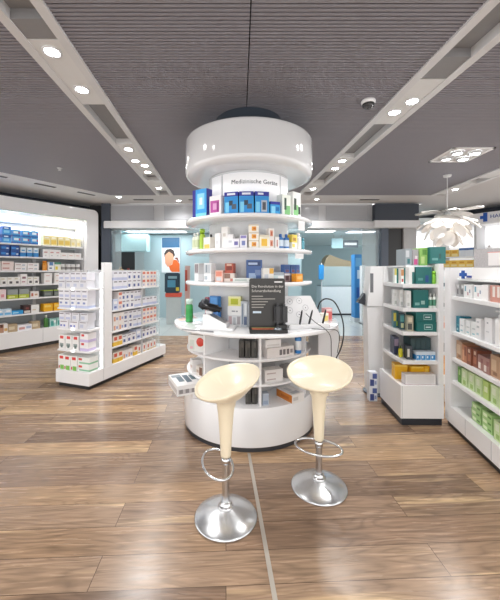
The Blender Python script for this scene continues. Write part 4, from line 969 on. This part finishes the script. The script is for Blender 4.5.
K('tealw', 'teal carton', .06, .1, .145, '#1d7f97', [(.2, .1, .6, .25, '#a9d4dd'), (.2, .4, .8, .5, '#4fa3b5')]); K('wdot', 'white mint-dotted carton', .075, .11, .13, '#eef1f1', [(.2, .15, .7, .25, '#9cc9d1'), (.2, .5, .8, .6, '#c9cfd1')])
K('wsl', 'slim white carton', .07, .1, .17, '#f1f1f2', [(.15, .2, .6, .3, '#b9d3da'), (.2, .55, .7, .65, '#bfc4c7'), (.2, .8, .7, .88, '#c9cdd0')])
K('wsl2', 'tall grey-white carton', .10, .1, .195, '#ececee', [(.3, .75, .5, .82, '#a7a9ae'), (.2, .4, .6, .45, '#cfd1d4')])
KB('pump', 'white pump bottle', .042, .27, '#f1f1f1', '#f4f4f5', None, 'pump')
row(Q, .125, .53, .03, QZ[1], [('tealw', 1), ('wdot', 3), ('wsl', 1)], "right shelf unit's second shelf")
row(Q, .545, 1.1, .03, QZ[1], [('wsl2', 1), ('pump', 2), ('wsl2', 2)], "right shelf unit's second shelf, near end")
K('brn', 'orange brown carton', .075, .11, .155, '#b97a56', [(.1, .1, .5, .7, '#d8a079'), (.5, .4, .9, .9, '#8a4a32')]); K('brn2', 'deep brown carton', .07, .11, .15, '#8a513c', [(.2, .2, .8, .6, '#b3704f'), (.3, .7, .7, .9, '#e0c6ae')])
K('rosew', 'rose wood carton', .08, .11, .125, '#a67c73', [(.1, .1, .5, .5, '#e8dcd5'), (.5, .5, .9, .8, '#8d5a55')]); K('bei', 'beige carton', .10, .11, .17, '#bb9678', [(.1, .3, .7, .8, '#d2b698'), (.3, .1, .8, .25, '#8f6a4f')])
row(Q, .135, .55, .03, QZ[2], [('bei', 1), ('brn', 1), ('brn2', 2), ('rosew', 1)], "right shelf unit's third shelf")
row(Q, .56, 1.05, .03, QZ[2], [('rosew', 1), ('bei', 4)], "right shelf unit's third shelf, near end")
K('lgr', 'light green carton', .085, .11, .15, '#cfe5b0', [(.2, .5, .7, .85, '#e6f2d2'), (.3, .1, .8, .35, '#9dc46b')]); K('dgr', 'leaf green carton', .06, .11, .14, '#5f9a3f', [(.2, .5, .7, .85, '#b6d98e')]); K('lgr2', 'lime yellow carton', .07, .11, .145, '#bcd877', [(.2, .4, .8, .7, '#e6f1c4')])
row(Q, .15, .62, .03, QZ[3], [('dgr', 1), ('lgr', 3), ('lgr2', 1)], "right shelf unit's fourth shelf")
row(Q, .63, 1.05, .03, QZ[3], [('lgr', 3), ('blank', 1)], "right shelf unit's fourth shelf, near end")
K('gfl', 'flat green carton', .13, .2, .05, '#a6cf84', [(.1, .2, .5, .7, '#e2f0c6'), (.6, .3, .9, .6, '#5d8f3a')], top=[(.1, .1, .5, .5, '#5f8f44'), (.55, .4, .9, .9, '#b5d688'), (.1, .6, .4, .9, '#c98f6a')])
row(Q, .33, .66, .05, .2055, [('gfl', 2, 3)], "right shelf unit's base shelf")
row(Q, .68, .85, .03, .2055, [('lgr', 1), ('dgr', 1)], "right shelf unit's base shelf, near end")
# on top of the unit
t = thing('counter_display_box', 'grey dotted display box with white leaflet on right shelf unit', 'display', Q.at(.51, .12, 1.5215), Q.r+R(35))
mb = MB(); mb.box(-.13, 0, 0, .13, .14, .155, mat('#b3b1b3', .6, var=.25, scale=90), bev=.004); mb.build('box', t)
mb = MB(); mb.box(-.02, -.004, .015, .09, -.0005, .12, mat('#e9e6e6', .5)); mb.box(-.025, -.0042, .12, .095, -.0005, .126, mat('#d78f86', .5)); mb.build('leaflet_panel', t)
K('gryblk', 'g', .11, .1, .075, '#bfc0c3', [(.1, .1, .9, .9, '#c6c7ca')])
item('gryblk', Q.at(.19, .22, 1.4213), Q.r, 'plain grey block carton on top of right shelf unit')
K('riser', 'w', .27, .15, .10, '#efefef')
item('riser', Q.at(.51, .11, 1.4207), Q.r+R(35), 'white block under the grey dotted display box')
t = thing('cross_sign', 'small blue pharmacy cross standee on top of right shelf unit', 'sign', Q.at(.235, .045, 1.4207), Q.r+R(5))
BL = mat('#1f57b0', .4)
mb = MB(); mb.box(-.016, -.006, .0005, .016, .006, .075, BL); mb.box(-.045, -.006, .022, -.0161, .006, .053, BL); mb.box(.0161, -.006, .022, .045, .006, .053, BL); mb.build('cross', t)
mb = MB(); mb.box(.055, -.004, .0121, .12, .004, .030, mat('#3b4fa0', .4)); mb.box(-.05, .0065, 0, .12, .012, .012, WHITE); mb.build('name_strip', t)

# shelf seen through the slit
t = thing('back_shelf_unit', 'white shelf unit glimpsed in the gap behind the gondola', 'shelving', (2.68, 4.2, 0))
mb = MB(); mb.box(-.4, .3, 0, .45, .33, 1.5, OFFW); mb.build('back_panel', t)
mb = MB(); mb.box(-.4, 0, 0, .45, .3, .12, WHITE); mb.build('base_cabinet', t)
for z in (.42, .72, .98, 1.25):
    mb = MB(); mb.box(-.4, 0, z-.02, .45, .299, z, WHITE); mb.build('shelf', t)
K('orng', 'o', .12, .12, .24, '#e2992f', [(.1, .3, .9, .6, '#eeb055')]); K('flesh', 'o', .10, .1, .17, '#e9d9d2', [(.2, .1, .9, .5, '#e0a48c'), (.3, .7, .5, .8, '#6f6a6c')]); K('tl', 'o', .09, .1, .16, '#dfe8ea', [(.1, .5, .5, .9, '#3f8f98'), (.6, .2, .9, .5, '#33586a')]); K('wgy', 'o', .10, .1, .17, '#dcdcdc', [(.2, .2, .8, .5, '#8f8f92')])
for z, k, l in ((.12, 'orng', 'orange carton low in the gap behind the gondola'), (.42, 'gryb', 'small grey carton in the gap behind the gondola'), (.72, 'flesh', 'white and peach carton in the gap behind the gondola'), (.98, 'wgy', 'white grey-print carton in the gap behind the gondola'), (1.25, 'tl', 'white and teal carton high in the gap behind gondola')):
    item(k, (2.67, 4.225, z+.0008), 0, l)

# ------------------------------------------------------------------ right rear wall
V = F(5.1, 8.15, -58.7)
mb = MB(); mb.prism([tuple(V.at(a, b).xy) for a, b in ((-1.6, .52), (2.6, .52), (2.6, .62), (-1.6, .62))], 0, 3.0, NAVY); struct('wall_right', mb)
t = thing('wall_shelf_unit', 'bright white wall shelving with blue cross sign at right rear', 'shelving', V.at(0, 0), V.r)
mb = MB(); mb.box(-1.5, -.05, 2.55, 2.5, .5, 2.81, WHITE, bev=.01); mb.build('fascia', t)
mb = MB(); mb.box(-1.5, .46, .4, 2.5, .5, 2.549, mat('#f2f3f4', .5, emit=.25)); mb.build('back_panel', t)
mb = MB(); mb.box(-1.5, 0, 0, 2.5, .459, .4, WHITE); mb.build('base_cabinet', t)
for a in (-1.5, -.05, .75, 2.45):
    mb = MB(); mb.box(a, 0, .401, a+.05, .459, 2.549, LGREY); mb.build('upright', t)
for a, b in ((-1.44, -.06), (.01, .74), (.81, 2.44)):
    mb = MB(); mb.box(a, .44, 2.1, b, .459, 2.45, LED); tag(mb.build('light_panel', t), 'backlit white panel')
    for z in (.8, 1.2, 1.57, 1.83):
        mb = MB(); mb.box(a, .05, z-.03, b, .455, z, WHITE); mb.build('shelf', t)
K('ylw', 'yellow carton', .17, .12, .17, '#efc65a', [(.1, .1, .9, .4, '#f4dfa0'), (.2, .55, .8, .8, '#d99c2f')])
K('bluw', 'blue-topped white carton', .15, .12, .2, '#e4e8ee', [(0, .75, 1, 1, '#4a72b0')])
row(V, .03, .72, .06, 1.57, [('ylw', 4)], "right rear wall unit's lower lit shelf")
row(V, .03, .72, .06, 1.83, [('ylw', 2), ('bluw', 2)], "right rear wall unit's upper lit shelf")
KB('wb2', 'white bottle', .05, .24, '#eef0f0', '#f4f4f4', '#d5dade')
row(V, .9, 1.9, .06, 1.83, [('wb2', 4)], "right rear wall unit's near bay, upper shelf")
row(V, .9, 1.9, .06, 1.57, [('wb2', 4)], "right rear wall unit's near bay, lower shelf")
t2 = thing('wall_sign', 'blue cross with lettering on the white right rear fascia', 'sign', V.at(1.0, -.0515, 2.70), V.r)
mb = MB(); mb.box(-.038, -.02, -.1, .038, 0, .1, BL); mb.box(-.1, -.02, -.035, -.0381, 0, .035, BL); mb.build('cross', t2)
me = text_mesh('HAUT', .115, mat('#5a6aa6', .5), .004, 'LEFT'); me.transform(Matrix.Translation((.09, -.005, -.035)) @ Matrix.Rotation(PI/2, 4, 'X'))
o = bpy.data.objects.new('lettering', me); COL.objects.link(o); o.parent = t2

# ------------------------------------------------------------------ pendant lamp of white petals
t = thing('petal_pendant_lamp', 'white pendant lamp made of overlapping leaf plates', 'pendant lamp', (3.27, 5.05, 3.0))
mb = MB(); mb.tube([(0, 0, 0), (0, 0, -.56)], .006, OFFW, 8); mb.build('cord', t)
mb = MB(); mb.lathe([(0, -.0005), (.06, -.0005), (.055, -.03), (0, -.035)], OFFW, 24); mb.build('ceiling_rose', t)
mb = MB(); mb.lathe([(0, -.55), (.04, -.56), (.05, -.62), (.03, -.9), (0, -.92)], LGREY, 20); mb.build('core', t)
mb = MB(); mb.lathe([(0, -.68), (.06, -.70), (.08, -.76), (.06, -.82), (0, -.84)], mat('#fff8ee', .4, emit=4), 20); mb.build('bulb', t)
pl = bpy.data.lights.new('bulb_lamp', 'POINT'); pl.energy = 2; pl.shadow_soft_size = .09; lo = bpy.data.objects.new('bulb_lamp', pl); COL.objects.link(lo); lo.parent = t; lo.location = (0, 0, -.76)
PET = mat('#f3f1ee', .4, var=.02)
def petal(L, W):
    mb = MB(); n = 8; A = []
    for k in range(n+1):
        u = k/n; w = W*math.sin(PI*min(1, .12+u*.82))**.7*(1 if u < 1 else .35); z = -.10*u*u*L
        A.append([(L*u, -w/2, z-.01), (L*u, 0, z+.012), (L*u, w/2, z-.01)])
    for up in (0, .006):
        for a, b in zip(A, A[1:]):
            for j in (0, 1): mb.face([(q[0], q[1], q[2]-up) for q in (a[j], b[j], b[j+1], a[j+1])], PET, True)
    bmesh.ops.remove_doubles(mb.bm, verts=mb.bm.verts, dist=1e-5)
    return mb.mesh('petal')
big, sml = petal(.42, .24), petal(.24, .19)
for me, cnt, z, r0, dn, off in ((big, 6, -.57, .05, -2, 0), (big, 7, -.64, .05, 16, .5), (sml, 7, -.72, .24, 30, 0), (sml, 6, -.80, .22, 58, .4), (sml, 5, -.90, .12, 66, .2)):
    for k in range(cnt):
        a = 2*PI*(k+off)/cnt+.2
        o = bpy.data.objects.new('petal', me); COL.objects.link(o); o.parent = t
        o.location = (r0*math.cos(a), r0*math.sin(a), z); o.rotation_euler = (0, R(dn+random.uniform(-5, 5)), a)

# ------------------------------------------------------------------ shop front at the back
PAN = mat('#a5a7ab', .25, coat=.3, var=.02); BAND = mat('#d3d4d6', .4, var=.02)
mb = MB(); mb.box(-3.05, 7.26, 2.58, 3.0, 7.6, 3.0, mat('#b8b9bb', .4, var=.02)); mb.box(-3.05, 7.16, 2.44, 3.95, 7.6, 2.58, BAND)
for a, b in ((-2.95, -1.95), (-1.72, -1.0), (-.8, .9), (1.1, 1.78), (1.95, 2.9)): mb.box(a, 7.24, 2.64, b, 7.2599, 2.95, PAN)
mb.box(-3.05, 7.18, 2.585, 3.0, 7.259, 2.60, OFFW)
struct('wall_back', mb)
mb = MB(); mb.box(3.0, 7.10, 2.60, 3.97, 7.9, 2.97, mat('#2f3642', .45, var=.02)); mb.box(2.98, 7.08, 2.44, 3.99, 7.159, 2.5999, BAND); struct('trim_5', mb)
mb = MB(); mb.box(-3.12, 7.2, 0, -2.93, 7.45, 3.0, mat('#39414f', .45)); struct('trim_6', mb)
mb = MB(); mb.box(-3.5, 7.46, 0, -2.96, 7.6, 3.0, BLACK); struct('trim_7', mb)  # black slab paints the darkness of the opening left of the column
mb = MB(); mb.box(3.18, 7.2, 0, 3.34, 7.5, 2.44, mat('#4b5564', .45)); mb.box(3.3401, 7.25, 0, 3.68, 7.5, 2.44, BLACK); struct('trim_8', mb)
mb = MB(); mb.box(3.681, 7.2, 0, 3.97, 7.5, 2.44, mat('#a9abad', .5)); struct('trim_9', mb)
mb = MB(); mb.box(-2.925, 7.3, 0, -2.72, 7.34, 2.44, mat('#9fb0b6', .08, alpha=.45, var=0, key='gl2')); struct('window_1', mb)
mb = MB(); mb.box(2.80, 7.3, 0, 3.17, 7.34, 2.44, mat('#b5c4c9', .08, alpha=.4, var=0, key='gl3')); struct('window_2', mb)
# mall beyond
TEAL = mat('#a8bfc5', .5, var=.02); TEAL2 = mat('#90adb5', .5, var=.02)
MALLC = mat('#d6e2e4', .6, var=.02)
mb = MB(); mb.box(-9, 7.62, 2.64, 9, 15, 2.74, MALLC); struct('ceiling_back', mb)
mb = MB(); mb.box(-9, 14.9, 0, 9, 15, 2.64, TEAL); struct('wall_outer', mb)
mb = MB(); mb.prism([(-3.05, 10.2), (-.9, 9.9), (-.6, 9.9), (1.9, 9.9), (1.9, 14.8), (-4.1, 14.8), (-4.1, 11.6)], 0, 2.62, TEAL); struct('wall_mall', mb)
mb = MB(); mb.box(-4.6, 9.4, 2.05, -2.75, 9.8, 2.55, mat('#a9cdd2', .5)); struct('trim_10', mb)
for k, (x, y, w, d) in enumerate(((-2.45, 9.45, 1.7, .4), (2.35, 9.4, .8, .4), (3.6, 9.5, .8, .4), (-4.3, 8.6, .9, .4), (.3, 9.2, 1.2, .4))):
    t = thing('ceiling_light_panel', ('bright panel light outside above the poster', 'bright panel light outside above the chilled counter', 'farther bright panel light outside above blue pillar', 'bright panel light outside at the far left opening', 'bright panel light outside hidden behind round display')[k], 'ceiling light', (x, y, 2.639))
    mb = MB(); mb.box(-w/2-.03, -d/2-.03, -.012, w/2+.03, d/2+.03, -.0005, OFFW); mb.build('frame', t)
    mb = MB(); mb.box(-w/2, -d/2, -.016, w/2, d/2, -.0125, mat('#f4fbff', .5, emit=2)); mb.build('diffuser', t)
    l = bpy.data.lights.new('panel_lamp', 'AREA'); l.shape = 'RECTANGLE'; l.size = w; l.size_y = d; l.energy = 11; l.color = (.96, .99, 1)
    lo = bpy.data.objects.new('panel_lamp', l); COL.objects.link(lo); lo.parent = t; lo.location = (0, 0, -.03)
# poster on the mall wall: man with an orange scarf
def pf(x): return 10.2-.1395*(x+3.05)
PA = math.atan2(-.3, 2.15)
t = thing('wall_poster', 'framed wall poster of a man in an orange scarf', 'poster', (-2.17, pf(-2.17)-.012, 1.44), PA)
mb = MB(); mb.box(-.30, -.02, -.02, .30, .01, 1.09, mat('#e8eef2', .4)); mb.build('board', t)
mb = MB(); mb.box(-.29, -.024, .76, .29, -.0205, 1.08, mat('#2f5f86', .4)); tag(mb.build('header_field', t), 'plain dark blue header field')
def flat(poly, m, yy, name):
    mb = MB(); mb.prism([(a, b*.88) for a, b in poly], yy-.001, yy, m, M=Matrix(((1, 0, 0, 0), (0, 0, 1, 0), (0, 1, 0, 0), (0, 0, 0, 1)))); return mb.build(name, t)
flat([(-.18, .3), (-.2, .52), (-.16, .66), (-.08, .74), (.04, .72), (.1, .6), (.09, .4), (.0, .2), (-.1, .18)], mat('#e2a483', .5), -.021, 'printed_face')
flat([(-.2, .52), (-.22, .66), (-.14, .80), (0, .83), (.1, .76), (.14, .6), (.1, .52), (.06, .64), (-.06, .72), (-.17, .62)], mat('#3f2f28', .5), -.0222, 'printed_hair')
flat([(-.02, .06), (-.06, .2), (.04, .26), (.1, .44), (.2, .42), (.29, .28), (.29, .0), (.04, .0)], mat('#e46a2c', .5), -.0232, 'printed_scarf')
flat([(.10, .50), (.2, .44), (.28, .32), (.22, .52)], mat('#7d3f2a', .5), -.0234, 'printed_shadow')
# dark blue promotional stand with orange foot
t = thing('promotion_stand', 'dark blue promotional stand with orange foot outside left opening', 'display', (-1.86, 9.0, 0), R(5))
mb = MB(); mb.box(-.2, -.12, 0, .2, .12, .75, mat('#c9d0d0', .4), bev=.01); mb.build('pedestal', t)
mb = MB(); mb.box(-.22, -.14, .751, .22, .14, .86, mat('#e8604a', .4), bev=.01); tag(mb.build('tray', t), 'orange tray')
mb = MB(); mb.box(-.24, -.13, .861, .17, .1, 1.42, mat('#1f4256', .35), bev=.03); mb.build('body', t)
mb = MB(); mb.box(-.16, -.135, 1.02, .06, -.1305, 1.22, mat('#4f9ec0', .35)); mb.box(-.14, -.135, 1.26, .1, -.1305, 1.33, mat('#8fb8c6', .35)); mb.box(.07, -.135, .92, .16, -.1305, 1.02, mat('#e4c83c', .35)); mb.build('front_print', t)
t = thing('promotion_column', 'slim red and white banner column beside dark blue stand', 'display', (-1.50, 9.15, 0))
mb = MB(); mb.cyl(.1, 0, .03, LGREY, 24); mb.build('foot', t)
mb = MB(); mb.box(-.07, -.03, .03, .07, .03, 1.62, mat('#d9b4ac', .4)); mb.box(-.07, -.032, .9, .0, -.0301, 1.5, mat('#c8533f', .4)); mb.build('banner', t)
# chilled counter and neighbours on the right
t = thing('chilled_counter', 'white chilled food counter with glass case outside right opening', 'counter', (3.34, 10.6, 0))
mb = MB(); mb.box(-.62, 0, .06, .55, .8, .95, mat('#dfe8ec', .35)); mb.build('body', t)
mb = MB(); mb.box(-.6, .03, 0, .53, .78, .0595, DARK); mb.build('plinth', t)
mb = MB(); mb.box(-.60, .02, .951, .53, .8, .975, mat('#5b6d74', .3)); mb.build('deck', t)
mb = MB(); mb.box(-.60, .03, .976, .53, .045, 1.62, mat('#cfe3e6', .05, alpha=.35, var=0, key='gl4')); mb.box(-.6, .046, 1.605, .53, .6, 1.62, mat('#cfe3e6', .05, alpha=.35, var=0, key='gl4')); mb.build('glass_case', t)
mb = MB(); mb.box(-.58, .3, 1.2, .51, .58, 1.215, mat('#a9c4ca', .2)); mb.box(-.58, .3, 1.4, .51, .58, 1.415, mat('#a9c4ca', .2)); mb.build('inner_shelf', t)
mb = MB(); mb.prism([(-.5, 1.62), (.5, 1.62), (.5, 1.78), (.12, 1.86), (-.3, 2.02), (-.42, 1.9)], .25, .75, mat('#a3947a', .5), M=Matrix(((1, 0, 0, 0), (0, 0, 1, 0), (0, 1, 0, 0), (0, 0, 0, 1)))); tag(mb.build('canopy', t), 'beige sloping canopy')
t = thing('hanging_sign', 'pale blue hanging sign above the chilled counter', 'sign', (3.34, 10.55, 2.639))
mb = MB(); mb.box(-.32, -.02, -.42, .05, .02, -.1, mat('#b5dbe2', .4)); mb.build('board', t)
mb = MB(); mb.box(.06, -.02, -.40, .55, .02, -.16, mat('#5f6a72', .4)); mb.box(.1, -.022, -.32, .5, -.0201, -.24, mat('#e9eef0', .4)); mb.build('dark_board', t)
mb = MB()
for x in (-.25, 0, .45): mb.tube([(x, 0, -.11 if x < .05 else -.17), (x, 0, -.0005)], .008, LGREY, 6)
mb.build('hanger', t)
t = thing('blue_pillar', 'bright blue advertising pillar outside beside chilled counter', 'pillar', (3.40, 9.2, 0))
mb = MB(); mb.box(-.1, 0, .12, .1, .3, 1.95, mat('#3f8fd0', .35), bev=.01); mb.build('body', t)
mb = MB(); mb.box(-.05, -.003, .7, .05, -.0005, 1.0, mat('#2a62b4', .4)); mb.box(-.03, -.003, 1.25, .07, -.0005, 1.5, mat('#cfe2f0', .4)); mb.box(-.08, -.003, 1.6, .08, -.0005, 1.85, mat('#6fb3e2', .4)); mb.build('front_print', t)
mb = MB(); mb.box(-.13, -.03, 0, .13, .33, .119, mat('#d7dde0', .4)); mb.build('foot', t)
t = thing('vending_cabinet', 'white vending cabinet with small blue screen beside blue pillar', 'machine', (3.50, 8.55, 0))
mb = MB(); mb.box(-.12, 0, .02, .35, .5, 1.62, mat('#e6e8ea', .35), bev=.01); mb.build('body', t)
mb = MB(); mb.box(-.05, -.004, 1.3, .09, -.0005, 1.5, mat('#4f79ad', .3)); mb.build('screen', t)
mb = MB(); mb.box(-.14, -.03, 0, .37, .52, .019, DARK); mb.build('foot', t)
# people-high blue bag hanging at the counter's side
t = thing('hanging_bag', 'bright blue bag hanging left of the chilled counter', 'bag', (2.55, 10.0, 0))
mb = MB(); mb.lathe([(.012, 0), (.012, 1.72), (0, 1.73)], LGREY, 12); mb.lathe([(0, 0), (.15, 0), (.14, .02), (.012, .03)], LGREY, 24); mb.build('stand', t)
mb = MB(); mb.box(-.10, -.05, 1.2, .06, -.014, 1.66, mat('#2f8fd2', .5), bev=.015); mb.build('bag', t)
# shop interior at the far left opening, its dimness painted as dark colours
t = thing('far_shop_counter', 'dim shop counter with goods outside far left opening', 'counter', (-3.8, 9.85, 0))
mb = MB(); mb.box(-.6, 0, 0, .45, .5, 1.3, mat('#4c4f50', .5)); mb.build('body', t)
mb = MB(); mb.box(-.6, .45, 1.301, .4, .5, 2.2, mat('#2f3234', .5)); mb.build('backdrop', t)  # dark sheet standing in for the interior's shade
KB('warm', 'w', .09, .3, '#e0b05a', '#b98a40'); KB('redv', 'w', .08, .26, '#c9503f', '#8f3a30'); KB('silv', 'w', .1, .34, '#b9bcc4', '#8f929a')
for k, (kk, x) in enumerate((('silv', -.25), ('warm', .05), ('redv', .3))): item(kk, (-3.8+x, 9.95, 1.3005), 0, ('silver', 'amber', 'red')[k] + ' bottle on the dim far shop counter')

# ------------------------------------------------------------------ light
w = bpy.data.worlds.new('World'); SC.world = w; w.use_nodes = True
bg = w.node_tree.nodes['Background']; bg.inputs['Color'].default_value = (1, .99, .98, 1); bg.inputs['Strength'].default_value = 1.1
SC.view_settings.view_transform = 'Standard'; SC.view_settings.look = 'None'; SC.view_settings.exposure = 1.07; SC.view_settings.gamma = 1
SC.view_settings.use_curve_mapping = False
try:
    SC.cycles.use_denoising = True; SC.cycles.max_bounces = 8
except Exception: pass
